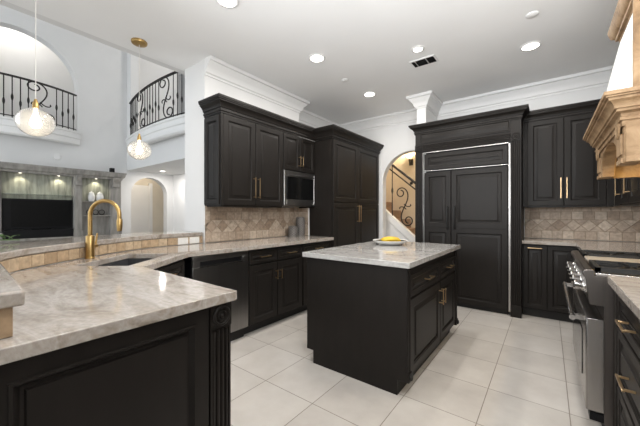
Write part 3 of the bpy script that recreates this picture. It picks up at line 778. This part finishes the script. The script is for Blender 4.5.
t = thing('wall_cabinet', 'dark wall cabinet on the right wall just beyond the range hood', 'cabinet', (.73, 3.9, Z0))
XUR = .575
b = B(); box(b, XUR+.022, XR-.002, 3.24, YU+.018, Z0, ZU); part('carcass', b, CAB, t)
door(t, 'door', (XUR+.022, 4.26, Z0+.01), -EY, -EX, .44, ZU-Z0-.02, (.06, .205, .24, 'v'), fr=.05)
door(t, 'door', (XUR+.022, 3.81, Z0+.01), -EY, -EX, .44, ZU-Z0-.02, (.04, .205, .24, 'v'), fr=.05)
b = B(); box(b, XUR+.004, XUR+.022, 4.264, YU+.0, Z0, ZU); part('face_stile', b, CAB, t)
b = B(); sweep(b, [(-.247, YU+.006), (XUR+.006, YU+.006), (XUR+.006, 3.24), (XR-.004, 3.24)], CCP(ZU-.02, .135, .07)); box(b, -.2, XR-.01, YU+.02, YB-.01, ZU+.06, ZU+.08)
single('crown_molding', b, CAB, 'dark crown molding over the wall cabinets right of the refrigerator', 'molding', smooth=40)

# ------------------------------------------------------------------ range
RY0, RY1 = 2.145, 3.20
r = thing('range', 'stainless gas range with chrome knobs and towel-bar handle', 'stove', (.53, 2.62, 0))
b = B(); box(b, .235, .87, RY0, RY1, .13, .905); part('body', b, RSTEEL, r)
b = B(); box(b, .25, .87, RY0+.02, RY1-.02, 0, .13); part('toe_kick', b, KICK, r)
b = B(); plate(b, [[(.235, .745), (.178, .752), (.160, .89), (.150, .905), (.150, .922), (.160, .934), (.19, .938), (.199, .932), (.199, .904), (.235, .904)]], lambda x, z: (x, RY0, z), (0, RY1-RY0, 0)); part('control_panel', b, RSTEEL, r, bev=.003)
b = B(); box(b, .200, .87, RY0, RY1, .905, .920); part('cooktop', b, STEEL, r, bev=.003)
b = B(); box(b, .168, .234, RY0+.004, RY1-.004, .185, .675); rpanel(b, (.168, RY1-.004, .185), -EY, -EX, RY1-RY0-.008, .49, .006, rings=[(0, 0), (0, .003), (.003, .006), (.05, .006)]); d_ = part('oven_door', b, STEEL, r, bev=.002)
b = B(); box(b, .158, .164, RY0+.18, RY1-.18, .30, .56); part('window', b, DARKGLASS, d_, 'black oven window')
b = B(); cyl(b, (.108, RY0+.02, .662), (.108, RY1-.02, .662), .0145, 14)
for y in (RY0+.06, RY1-.06): obox(b, (.108, y-.014, .648), EX, EY, EZ, .06, .028, .026)
part('handle', b, CHROME, d_)
b = B(); box(b, .178, .235, RY0+.004, RY1-.004, .135, .178); part('kick_plate', b, BLKM, r)  # coloured black to give the dark gap under the oven door
for k in range(6):
    y = RY0+.11+k*(RY1-RY0-.22)/5
    b = B(); lathe(b, (.176, y, .828), [(.039, 0), (.039, .009), (.031, .011), (.031, .016), (.027, .022), (.029, .052), (.025, .058), (0, .059)], 20, (-1, 0, .1))
    part('knob', b, CHROME, r, bev=0)
for k in range(3):
    y0 = RY0+.03+k*(RY1-RY0-.06)/3; y1 = y0+(RY1-RY0-.06)/3-.012
    if k == 1:
        b = B(); box(b, .205, .84, y0-.004, y1+.004, .920, .937); part('griddle', b, GRID, r, 'flat steel griddle plate', bev=.004); continue
    b = B()
    for x in (.214, .52, .826): box(b, x-.011, x+.011, y0, y1, .926, .948)
    for y in (y0, y1-.022): box(b, .203, .837, y, y+.022, .926, .950)
    for cx in (.367, .673):
        cy = (y0+y1)/2
        for a in range(8):
            dx, dy = math.cos(a*PI/4+.2), math.sin(a*PI/4+.2)
            obox(b, V((cx+dx*.035, cy+dy*.035, .934))-V((-dy, dx, 0))*.005, (dx, dy, 0), (-dy, dx, 0), EZ, .105, .010, .014)
    for x in (.22, .82):
        for y in (y0+.011, y1-.011): cyl(b, (x, y, .919), (x, y, .93), .009, 8)
    part('grate', b, IRON, r)
    for cx in (.367, .673):
        b = B(); lathe(b, (cx, (y0+y1)/2, .920), [(.05, 0), (.048, .006), (.034, .008), (.034, .012), (.0, .013)], 20); part('burner', b, IRON, r)

# ------------------------------------------------------------------ near drawers on the right
t = thing('base_cabinet', 'dark three-drawer base cabinet on the near side of the range', 'cabinet', (.58, 1.6, 0), 'dark drawer units on the right')
b = B(); box(b, .29, .88, 1.06, 2.125, .10, .872); part('carcass', b, CAB, t)
b = B(); box(b, .35, .88, 1.06, 2.125, 0, .10); part('toe_kick', b, KICK, t)
b = B(); box(b, .268, .29, 2.05, 2.125, .10, .872); part('face_stile', b, CAB, t)
for z0, h in ((.695, .165), (.41, .27), (.115, .28)):
    door(t, 'drawer', (.29, 2.045, z0), -EY, -EX, .96, h, (.33, h*.5, .15, 'h'), fr=.04)
t = thing('base_cabinet', 'dark base cabinet at the near right end of the range wall', 'cabinet', (.58, .4, 0), 'dark drawer units on the right')
b = B(); box(b, .29, .88, -.6, 1.055, .10, .872); part('carcass', b, CAB, t)
door(t, 'drawer', (.29, 1.045, .695), -EY, -EX, .8, .165, (.4, .08, .15, 'h'), fr=.04)
door(t, 'door', (.29, 1.045, .115), -EY, -EX, .8, .56, (.06, .45, .13, 'v'), fr=.05)
b = B(); box(b, .35, .88, -.6, 1.055, 0, .10); part('toe_kick', b, KICK, t)
b = B(); box(b, .245, XR-.014, -.62, 2.134, .875, .915); single('near_countertop', b, STONE, 'beige stone countertop on the near side of the range', 'counter', bev=.004)

# ------------------------------------------------------------------ range hood
HY0, HY1, HX = 2.07, 3.02, .297
h = thing('range_hood', 'carved tan stone range hood with a white plaster chimney', 'hood', (.6, 2.57, 1.49))
HB, HT = 1.487, 1.74
arch = [(HY0, HB), (HY0+.17, HB)]
yc = (HY0+HY1)/2; aw = (HY1-HY0)/2-.17
arch += [(yc-aw*math.cos(a), HB+.03+.145*math.sin(a)) for a in [PI*k/20 for k in range(21)]]
arch += [(HY1-.17, HB), (HY1, HB), (HY1, HT), (HY0, HT)]
b = B(); plate(b, [arch], lambda y, z: (HX, y, z), (.07, 0, 0)); part('arched_front', b, HOOD, h, bev=.006)
for y0 in (HY0, HY1-.07):
    b = B()
    sa = [(HX+.07, HB), (XR-.002, HB), (XR-.002, HT), (HX+.07, HT)]
    plate(b, [sa], lambda x, z: (x, y0, z), (0, .07, 0)); part('side_panel', b, HOOD, h, bev=.006)
for y in (HY0+.085, HY1-.085):       # carved leg blocks with a fan shell
    b = B(); obox(b, (HX-.008, y-.07, HB), EX, EY, EZ, .012, .14, .022); obox(b, (HX-.008, y-.055, 1.53), EX, EY, EZ, .012, .11, .10); lathe(b, (HX-.008, y, 1.665), [(.05, 0), (.045, .008), (.03, .010), (.02, .004), (0, .012)], 20, -EX); part('leg_carving', b, HOOD, h)
b = B(); obox(b, (HX+.10, HY0-.010, 1.53), EX, EZ, EY, .44, .14, .012); obox(b, (HX+.004, HY0-.010, HB), EX, EZ, EY, .06, .20, .012); obox(b, (HX+.004, HY0-.014, HB), EX, EZ, EY, .59, .024, .016); part('side_carving', b, HOOD, h, bev=.004)
b = B(); obox(b, (HX+.07, HY1-.085, HB), EX, EY, EZ, .52, .016, .035); part('inner_rail', b, HOOD, h)
HP = [(0, 1.665), (.008, 1.665), (.008, 1.690), (.016, 1.692), (.016, 1.706), (.010, 1.710), (.013, 1.724), (.024, 1.732), (.030, 1.734), (.030, 1.746), (.038, 1.748), (.041, 1.764), (.052, 1.780), (.062, 1.786), (.062, 1.797), (.072, 1.799), (.072, 1.806), (.080, 1.808), (.080, 1.826), (0, 1.828)]
b = B(); sweep(b, [(XR-.003, HY1), (HX, HY1), (HX, HY0), (XR-.003, HY0)][::-1] if False else [(XR-.003, HY0), (HX, HY0), (HX, HY1), (XR-.003, HY1)][::-1], HP)
box(b, HX, XR-.003, HY0, HY1, HT, 1.826); part('crown', b, HOOD, h, smooth=28)
def frust(bm, x0, x1, z0, z1, i0, i1):
    p = [bm.verts.new(q) for q in ((x0, HY0+i0, z0), (XR-.003, HY0+i0, z0), (XR-.003, HY1-i0, z0), (x0, HY1-i0, z0), (x1, HY0+i1, z1), (XR-.003, HY0+i1, z1), (XR-.003, HY1-i1, z1), (x1, HY1-i1, z1))]
    for fc in ((0, 1, 2, 3), (4, 7, 6, 5), (0, 4, 5, 1), (1, 5, 6, 2), (2, 6, 7, 3), (3, 7, 4, 0)): bm.faces.new([p[i] for i in fc])
b = B(); frust(b, .275, .425, 1.828, 2.53, .015, .05); part('chimney', b, PLASTER, h, 'white plaster chimney')
b = B(); rpanel(b, (.33, HY0+.02, 1.84), EX, -EY, .54, .52, .016, .06); part('chimney_side_panel', b, HOOD, h)
TP = [(0, 2.45), (.01, 2.45), (.012, 2.465), (.028, 2.47), (.03, 2.485), (.05, 2.50), (.062, 2.54), (.066, 2.56), (0, 2.56)]
b = B(); sweep(b, [(XR-.003, HY1-.045), (.415, HY1-.045), (.415, HY0+.045), (XR-.003, HY0+.045)], TP); box(b, .415, XR-.003, HY0+.045, HY1-.045, 2.53, 2.56); part('top_molding', b, HOOD, h, smooth=40)
b = B(); box(b, HX+.07, XR-.003, HY0+.07, HY1-.07, HT-.03, HT-.01); part('liner', b, STEEL, h)
for y in (HY0+.3, HY1-.3):
    b = B(); lathe(b, (.5, y, HT-.036), [(.04, 0), (.04, .006)], 18); part('lamp', b, BULB, h, 'lit hood lamp')
    l = bpy.data.lights.new('hood_lamp', 'SPOT'); l.energy = 9; l.color = (1, .66, .2); l.spot_size = 2.6; l.spot_blend = .8; l.shadow_soft_size = .03
    o = bpy.data.objects.new('hood_lamp', l); COL.objects.link(o); o.parent = h; o.location = V((.5, y, HT-.05))-ROOT[h.name]

# ------------------------------------------------------------------ ceiling fixtures
def can(x, y, label, z=ZC, r=.072, power=CAN_W):
    t = thing('recessed_light', label, 'ceiling light', (x, y, z), 'recessed ceiling lights')
    b = B(); lathe(b, (x, y, z), [(r+.02, 0), (r+.02, -.005), (r+.012, -.009), (r, -.009), (r-.002, -.004), (r-.002, 0)], 32, caps=False); part('trim_ring', b, TRIM, t)
    b = B(); lathe(b, (x, y, z-.0005), [(0, -.004), (r-.003, -.004), (r-.003, 0), (0, 0)], 32); part('lens', b, LENS, t, 'glowing lens')
    l = bpy.data.lights.new('can_glow', 'AREA'); l.shape = 'DISK'; l.size = r*1.8; l.energy = power; l.color = CAN_COL; l.spread = PI
    o = bpy.data.objects.new('can_glow', l); COL.objects.link(o); o.parent = t; o.location = (0, 0, -.012)
    return t
can(-2.013, 1.435, 'recessed ceiling light cut by the top edge of the picture')
can(-1.988, 2.559, 'recessed ceiling light between the left cabinets and the island')
can(-1.057, 3.045, 'small recessed ceiling light above the island, beside the air vent', r=.045, power=14)
can(-1.997, 3.776, 'recessed ceiling light in front of the pantry cabinet')
can(-.138, 3.675, 'recessed ceiling light at right, between the refrigerator and the range hood')
can(-.14, 2.2, 'unseen recessed ceiling light over the aisle beside the near drawers')  # this and the next two are assumed, out of view, kept for light
can(-.14, .7, 'unseen recessed ceiling light between the peninsula and the near countertop')
can(-1.06, .6, 'unseen recessed ceiling light above the peninsula end')
t = can(-7.85, 3.66, 'recessed light in the low soffit before the arched doorway', z=2.33, r=.06, power=14)
t = thing('air_vent', 'rectangular ceiling air vent with dark slots', 'vent', (-1.09, 3.33, ZC))
vx, vy = -1.09, 3.33
b = B(); box(b, vx-.135, vx+.135, vy-.085, vy+.085, ZC-.008, ZC-.0); part('frame', b, TRIM, t, bev=.002)
for x0, x1 in ((-.118, -.085), (-.075, .03), (.042, .118)):
    b = B(); box(b, vx+x0, vx+x1, vy-.066, vy+.066, ZC-.0095, ZC-.008); part('slot', b, BLKM, t, 'dark opening')
b = B()
for k in range(7): obox(b, (vx-.118, vy-.06+.019*k, ZC-.0125), EX, (0, .5, .8), (0, -.8, .5), .236, .004, .001)
part('louvers', b, IRON, t)
for x, y, lb in ((-.106, 3.101, 'small white ceiling cover near the top of the picture, above a recessed light'), (-2.034, 3.194, 'small white ceiling cover between two recessed lights at left')):
    b = B(); lathe(b, (x, y, ZC), [(.045, 0), (.045, -.006), (.036, -.012), (0, -.014)], 24); single('ceiling_cover', b, TRIM, lb, 'ceiling fixture', 'small ceiling covers', loc=(x, y, ZC-.014))

# ------------------------------------------------------------------ pendants over the bar
def pendant(x, y, label):
    t = thing('pendant_light', label, 'pendant light', (x, y, 1.87), 'glass pendants over the bar')
    b = B(); lathe(b, (x, y, ZC), [(0, -.03), (.05, -.03), (.066, -.022), (.07, -.012), (.07, 0), (0, 0)], 28); part('canopy', b, BRASS, t)
    b = B(); cyl(b, (x, y, 2.015), (x, y, ZC-.028), .0026, 8); part('cord', b, WIREM, t)
    b = B(); lathe(b, (x, y, 1.958), [(0, .06), (.007, .06), (.011, .045), (.017, .03), (.019, .0), (.016, -.004), (0, -.004)], 20); part('socket', b, BRASS, t)
    prof = []
    for k in range(25):
        a = -PI/2+(PI-.24)*k/24; prof.append((max(.0, .104*math.cos(a)), .094*math.sin(a)-.0))
    inner = [(max(0, r_-.003), z_*.97) for r_, z_ in reversed(prof)]
    b = B(); lathe(b, (x, y, 1.858), prof+inner, 36, caps=False); part('globe', b, GLASS, t, 'clear seeded glass globe', smooth=80)
    b = B(); lathe(b, (x, y, 1.851), [(0, -.035), (.02, -.03), (.032, -.008), (.032, .008), (.022, .04), (.014, .06), (.013, .105), (0, .105)], 20); part('bulb', b, BULB, t, 'lit warm bulb', smooth=80)
    l = bpy.data.lights.new('pendant_glow', 'POINT'); l.energy = .8; l.color = (1, .86, .66); l.shadow_soft_size = .05
    o = bpy.data.objects.new('pendant_glow', l); COL.objects.link(o); o.parent = t; o.location = (0, 0, -.05)
pendant(-3.185, 1.262, 'farther glass globe pendant, hanging left of the wall cabinets')
pendant(-2.785, .452, 'nearer glass globe pendant at the far left, before the arched balcony')

# ------------------------------------------------------------------ counter accessories
t = thing('canister', 'short lattice-patterned canister on the left worktop', 'canister', (-2.835, 3.10, .915), 'lattice canisters')
b = B(); lathe(b, (-2.835, 3.10, .915), [(0, 0), (.062, 0), (.066, .006), (.066, .125), (.06, .13), (0, .13)], 32); part('jar', b, CANM, t)
b = B(); lathe(b, (-2.835, 3.10, 1.045), [(0, 0), (.064, 0), (.064, .012), (.05, .02), (0, .022)], 32); part('lid', b, CANM, t)
t = thing('canister', 'tall lattice-patterned canister against the pantry side', 'canister', (-2.84, 3.265, .915), 'lattice canisters')
b = B(); lathe(b, (-2.84, 3.265, .915), [(0, 0), (.060, 0), (.064, .006), (.064, .245), (.058, .25), (0, .25)], 32); part('jar', b, CANM, t)
b = B(); lathe(b, (-2.84, 3.265, 1.165), [(0, 0), (.062, 0), (.062, .014), (.05, .022), (0, .024)], 32); part('lid', b, CANM, t)
t = thing('plant_sprig', 'small green leafy sprig lying on the bar top at the left edge', 'plant', (-2.98, .30, 1.035))
b = B(); tube(b, [(-2.98, .22, 1.04), (-3.0, .30, 1.055), (-2.98, .40, 1.05)], .004, 6); part('stem', b, LEAF, t)
for k in range(9):
    a = random.uniform(0, 2*PI); c = V((-2.99+random.uniform(-.03, .03), .22+.018*k, 1.05+random.uniform(0, .02)))
    d = V((math.cos(a), math.sin(a), .35)).normalized(); sdv = d.cross(EZ).normalized(); L_ = random.uniform(.05, .075)
    b = B(); pr = [(0, .004), (.25, .014), (.55, .017), (.85, .009), (1, .001)]
    lo_ = [b.verts.new(c+d*L_*q-sdv*w_+EZ*(.012*math.sin(q*3))) for q, w_ in pr]; hi_ = [b.verts.new(c+d*L_*q+sdv*w_+EZ*(.012*math.sin(q*3))) for q, w_ in pr]
    for i in range(4): b.faces.new((lo_[i], lo_[i+1], hi_[i+1], hi_[i]))
    o = part('leaf', b, LEAF, t); md = o.modifiers.new('thick', 'SOLIDIFY'); md.thickness = .0012

# ------------------------------------------------------------------ great room: media wall
FX = -8.28
m_ = thing('media_built_in', 'weathered grey built-in media wall with pilasters and lit niches', 'built-in', (-8.4, 1.1, 0))
b = B(); box(b, WX+.002, FX-.15, -.6, 2.9, 0, 2.1); part('back_panel', b, GREYWOOD, m_)
b = B(); box(b, FX-.149, FX-.13, .88, 1.95, 1.50, 2.05); box(b, FX-.149, FX-.13, 2.13, 2.65, 1.50, 2.05); part('niche_lining', b, GREENWOOD, m_, 'mottled green back panel of the niches')
b = B(); box(b, FX-.15, FX-.02, -.6, 2.88, 0, .70); box(b, FX-.15, FX, -.6, 2.9, .70, .74); part('base_cabinet', b, GREYWOOD, m_)
for y0, y1 in ((-.6, -.45), (.70, .865), (1.965, 2.115), (2.66, 2.88)):
    b = B(); box(b, FX-.15, FX-.02, y0, y1, .74, 2.1); box(b, FX-.02, FX+.005, y0-.01, y1+.01, .74, .86); box(b, FX-.02, FX-.008, y0+.02, y1-.02, .86, 1.85); p_ = part('pilaster', b, GREYWOOD, m_, bev=.004)
    b = B(); plate(b, [[(FX-.02, 1.86), (FX+.02, 1.87), (FX+.03, 1.90), (FX+.02, 1.95), (FX+.07, 2.02), (FX+.10, 2.06), (FX+.10, 2.09), (FX-.02, 2.09)]], lambda x, z: (x, y0+.03, z), (0, y1-y0-.06, 0)); lathe(b, (FX+.06, y0+.025, 2.045), [(.03, 0), (.03, y1-y0-.05)], 12, EY); part('corbel', b, GREYWOOD, p_)
b = B(); sweep(b, [(FX-.15, -.6), (FX-.0, -.6), (FX-.0, 2.9), (FX-.15, 2.9)][::-1][::-1], [(-.1, 2.05), (0, 2.05), (.01, 2.09), (.03, 2.10), (.05, 2.13), (.055, 2.17), (.07, 2.19), (.07, 2.22), (-.1, 2.22)]); part('cornice', b, GREYWOOD, m_, smooth=40)
b = B(); box(b, FX-.13, FX-.02, .87, 1.96, 1.62, 1.628); part('glass_shelf', b, SHELFG, m_)
for z in (1.50, 1.18):
    b = B(); box(b, FX-.15, FX-.02, 2.115, 2.66, z, z+.02); part('shelf', b, GREYWOOD, m_)
for y in (1.13, 1.72, 2.39):
    b = B(); lathe(b, (FX-.08, y, 2.05), [(.02, 0), (.02, -.006)], 14); part('niche_light', b, BULB, m_, 'lit downlight')
    l = bpy.data.lights.new('niche_glow', 'SPOT'); l.energy = 6; l.color = (1, .92, .72); l.spot_size = 2.0; l.spot_blend = .7; l.shadow_soft_size = .02
    o = bpy.data.objects.new('niche_glow', l); COL.objects.link(o); o.parent = m_; o.location = V((FX-.05, y, 2.04))-ROOT[m_.name]
t = thing('television', 'large black flat television in the grey media wall', 'television', (FX-.05, 1.43, .74))
b = B(); box(b, FX-.129, FX-.08, .885, 1.955, .92, 1.535); part('cabinet', b, BLKM, t, bev=.004)
b = B(); box(b, FX-.08, FX-.076, 1.0, 1.93, .97, 1.50); part('screen', b, BLK, t)
b = B(); box(b, FX-.12, FX-.09, 1.3, 1.6, .742, .92); part('stand', b, BLKM, t)
b = B(); box(b, FX-.075, FX-.0, .885, 1.955, .742, .915); single('tv_black_box', b, BLKM, 'long black box under the television', 'speaker', bev=.01)  # black box filling the dark band below the screen
for y, r_, lb in ((2.30, .068, 'left white jar on the upper niche shelf'), (2.46, .074, 'right white jar on the upper niche shelf')):
    t = thing('jar', lb, 'jar', (FX-.08, y, 1.52), 'white jars in the media wall niche')
    b = B(); lathe(b, (FX-.08, y, 1.52), [(0, 0), (r_*.7, 0), (r_, .05), (r_, .13), (r_*.75, .165), (r_*.75, .175), (0, .175)], 20); part('body', b, PORC, t)
    b = B(); lathe(b, (FX-.08, y, 1.695), [(0, 0), (r_*.8, 0), (r_*.6, .03), (.01, .045), (.014, .06), (0, .066)], 20); part('lid', b, PORC, t)
t = thing('decorative_tray', 'dark scrolled decorative piece on the lower niche shelf', 'decoration', (FX-.08, 2.38, 1.20))
b = B(); box(b, FX-.12, FX-.04, 2.2, 2.56, 1.20, 1.215); part('base', b, DECO, t)
b = B()
for k in range(3):
    c = V((FX-.08, 2.26+.12*k, 1.27)); tube(b, [c+V((0, math.cos(a)*.055, math.sin(a)*.055)) for a in [2*PI*j/16 for j in range(17)]], .008, 6)
part('scrollwork', b, DECO, t)
b = B(); box(b, FX-.02, FX+.06, 2.63, 2.72, 2.222, 2.32); single('satellite_speaker', b, BLKM, 'small black speaker on top of the media wall cornice', 'speaker', bev=.006)
b = B(); lathe(b, (WX, 1.72, 2.47), [(.07, 0), (.07, .006), (.06, .014), (0, .016)], 24, EX); single('wall_speaker', b, TRIM, 'round white cover on the wall above the media wall', 'wall fixture', loc=(WX+.008, 1.72, 2.47))

# ------------------------------------------------------------------ balcony railings
def spiral_s(n=60, k=9.0):
    """S-scroll with rolled ends in the unit box, (u,v)"""
    pts = [(0., 0.)]; half = []
    x = y = 0.; ds = 1.0/n
    for i in range(n):
        s_ = (i+.5)*ds; th = 8.4*s_*s_
        x += math.cos(th)*ds; y += math.sin(th)*ds; half.append((x, y))
    full = [(-a, -c) for a, c in reversed(half)]+[(0, 0)]+half
    # stand it upright
    ang = math.radians(62); full = [(a*math.cos(ang)-c*math.sin(ang), a*math.sin(ang)+c*math.cos(ang)) for a, c in full]
    us = [p[0] for p in full]; vs2 = [p[1] for p in full]
    return [((a-(min(us)+max(us))/2)/(max(vs2)-min(vs2)), (c-min(vs2))/(max(vs2)-min(vs2))) for a, c in full]
SS = spiral_s()
def c_scroll(n=40, k=7.5):
    x = y = 0.; ds = 1./n; th = -1.2; out = []
    for i in range(n):
        th += (1.2+k*(i/n)**2)*ds; x += math.cos(th)*ds; y += math.sin(th)*ds; out.append((x, y))
    return out
CS = c_scroll()
def railing(name, label, cpath, zb, zt, nb, scrolls, loc):
    t = thing(name, label, 'railing', loc, 'wrought-iron balcony railings')
    Ls = [0]
    for a, c in zip(cpath, cpath[1:]): Ls.append(Ls[-1]+(c-a).length)
    def at(q):
        u = q*Ls[-1]
        for i in range(len(cpath)-1):
            if u <= Ls[i+1]+1e-9:
                d = (cpath[i+1]-cpath[i]); return cpath[i]+d*((u-Ls[i])/(Ls[i+1]-Ls[i])), d.normalized()
        return cpath[-1], (cpath[-1]-cpath[-2]).normalized()
    b = B(); sweep(b, [tuple(p) for p in cpath], [(-.024, zt-.016), (.024, zt-.016), (.026, zt), (.014, zt+.016), (-.014, zt+.016), (-.026, zt)]); part('handrail', b, WIRON, t)
    b = B(); sweep(b, [tuple(p) for p in cpath], [(-.012, zb+.05), (.012, zb+.05), (.012, zb+.065), (-.012, zb+.065)]); part('bottom_rail', b, WIRON, t)
    for k in range(nb):
        q = (k+.5)/nb
        if any(abs(q-s_) < w_ for s_, w_ in scrolls): continue
        p, d = at(q); zz = [zb, zb+.35, zb+.40, zb+.44, zb+.49, zt] if k % 2 else [zb, zb+.25, zb+.30, zb+.34, zb+.39, zt]
        b = B(); tube(b, [(p.x, p.y, z) for z in zz], [.009, .009, .02, .02, .009, .009], 6); part('baluster', b, WIRON, t)
    for s_, w_ in scrolls:
        p, d = at(s_); hgt = zt-zb-.06; D3 = V((d.x, d.y, 0)); P = V((p.x, p.y, zb+.055))
        b = B(); tube(b, [P+D3*(u*hgt*1.25)+EZ*(v*hgt) for u, v in SS], .0135, 6)
        tube(b, [P+EZ*hgt*.45+D3*(-.02+u*.28)+EZ*(.05+v*.20) for u, v in CS], .0115, 6)
        tube(b, [P+EZ*hgt*.40+D3*(.02-u*.28)+EZ*(-.02-v*.20) for u, v in CS], .0115, 6)
        part('scroll', b, WIRON, t)
r1 = [V(p) for p in bulge((WX+.0, .19), (WX+.0, 2.05), .24)]
railing('balcony_railing', 'curved wrought-iron railing of the balcony in the tall arch at far left', r1, 3.08, 3.91, 17, [(.66, .09)], (WX+.1, 1.1, 3.08))
r2 = [V(p) for p in bulge((-8.25, 3.06), (-4.8, 3.06), .19)]
railing('balcony_railing', 'curved wrought-iron railing of the balcony left of the white wall end', r2, 3.08, 3.97, 26, [(.30, .05), (.64, .05)], (-6.5, 3.0, 3.08))

# ------------------------------------------------------------------ staircase behind the arch
def zs(x): return 1.30-.85*(x+2.406)
st = thing('staircase', 'staircase climbing left behind the arched opening', 'stairs', (-2.3, 5.7, 0))
SY = 5.2
b = B(); plate(b, [[(-3.25, 0), (-.876, 0), (-3.25, zs(-3.25)-.13)]] if False else [[(-3.25, 0), (-1.05, 0), (-1.05, zs(-1.05)-.13), (-3.25, zs(-3.25)-.13)]], lambda x, z: (x, SY, z), (0, .06, 0)); part('side_wall', b, WALL, st)
b = B(); plate(b, [[(-3.25, zs(-3.25)-.15), (-1.05, zs(-1.05)-.15), (-1.05, zs(-1.05)), (-3.25, zs(-3.25))]], lambda x, z: (x, SY-.025, z), (0, .10, 0)); part('stringer', b, TRIM, st, bev=.004)
for k in range(10):
    x1 = -1.05-.215*k; zz = zs(x1)-.12
    b = B(); box(b, x1-.24, x1, SY+.08, 6.29, zz-.03, zz); box(b, x1-.23, x1-.21, SY+.08, 6.29, zz, zz+.155); part('tread', b, TREAD, st)
rl = thing('stair_railing', 'sloping wrought-iron stair railing with scrolls behind the arch', 'railing', (-2.3, SY+.02, 1.0))
def rz(x): return 2.20-.83*(x+2.366)
b = B(); tube(b, [(-3.2, SY+.02, rz(-3.2)), (-1.1, SY+.02, rz(-1.1))], .022, 10); part('handrail', b, WIRON, rl)
b = B(); tube(b, [(-3.2, SY+.02, rz(-3.2)-.115), (-1.1, SY+.02, rz(-1.1)-.115)], .012, 8); part('lower_rail', b, WIRON, rl)
for x in (-2.95, -2.72, -2.47, -2.29, -1.80, -1.62, -1.4):
    z0 = zs(x)-.01; z1 = rz(x); zm = (z0+z1)/2
    b = B(); tube(b, [(x, SY+.02, z) for z in (z0, zm-.06, zm-.02, zm+.02, zm+.06, z1)], [.009, .009, .019, .019, .009, .009], 6); part('baluster', b, WIRON, rl)
P = V((-2.045, SY+.02, zs(-2.045)+.03)); hg = .68
b = B(); tube(b, [P+EX*(u*hg*.95-.01)+EZ*(v*hg) for u, v in SS], .011, 6)
tube(b, [P+EZ*hg*.5+EX*(-.02+u*.2)+EZ*(.05+v*.14) for u, v in CS], .0095, 6)
tube(b, [P+EZ*hg*.45+EX*(.02-u*.2)+EZ*(-.02-v*.14) for u, v in CS], .0095, 6)
part('scroll', b, WIRON, rl)
b = B(); lathe(b, (-1.93, SY+.02, rz(-1.93)-.06), [(0, -.03), (.02, -.025), (.03, 0), (.02, .025), (0, .03)], 12); part('collar', b, WIRON, rl)
sx_, sz_ = -2.33, 2.44
t = thing('wall_sconce', 'glowing wall sconce on the stair wall seen through the arch', 'wall lamp', (sx_, 6.29, sz_))
b = B(); box(b, sx_-.04, sx_+.04, 6.27, 6.298, sz_-.17, sz_-.04); cyl(b, (sx_, 6.18, sz_-.10), (sx_, 6.28, sz_-.10), .012); cyl(b, (sx_, 6.18, sz_-.10), (sx_, 6.18, sz_-.04), .014); part('bracket', b, DECO, t)
b = B(); lathe(b, (sx_, 6.18, sz_-.05), [(0, 0), (.04, .01), (.085, .07), (.10, .13), (.095, .13), (.078, .072), (.036, .018), (0, .012)], 20, caps=False); part('shade', b, SCON, t, 'glowing glass shade')
l = bpy.data.lights.new('sconce_glow', 'POINT'); l.energy = 26; l.color = (1, .76, .48); l.shadow_soft_size = .08
o = bpy.data.objects.new('sconce_glow', l); COL.objects.link(o); o.parent = t; o.location = (0, -.13, .16)
# rooms beyond: unseen lamps added to brighten the interiors
def hall_fill(name, loc, power, col, label, r_=.12):
    t = thing('added_lamp', label, 'ceiling light', loc)
    b = B(); lathe(b, loc, [(0, -.05), (r_*.7, -.045), (r_, -.02), (r_, 0), (0, 0)], 24); part('shade', b, SCON, t)
    l = bpy.data.lights.new(name, 'POINT'); l.energy = power; l.color = col; l.shadow_soft_size = .12
    o = bpy.data.objects.new(name, l); COL.objects.link(o); o.parent = t; o.location = (0, 0, -.2)
hall_fill('gallery_fill', (-9.4, 1.2, ZG), 30, (1, .97, .93), 'added fill lamp in the gallery behind the arched balcony')
hall_fill('upper_hall_fill', (-6.3, 4.2, ZG), 40, (1, .95, .9), 'added fill lamp in the upper hall behind the second balcony')
hall_fill('closet_fill', (-9.3, 3.9, 2.8), 18, (1, .88, .72), 'added fill lamp in the room beyond the arched doorway')
hall_fill('stair_fill', (-1.8, 5.7, 4.6), 85, (1, .84, .62), 'added fill lamp high over the staircase')
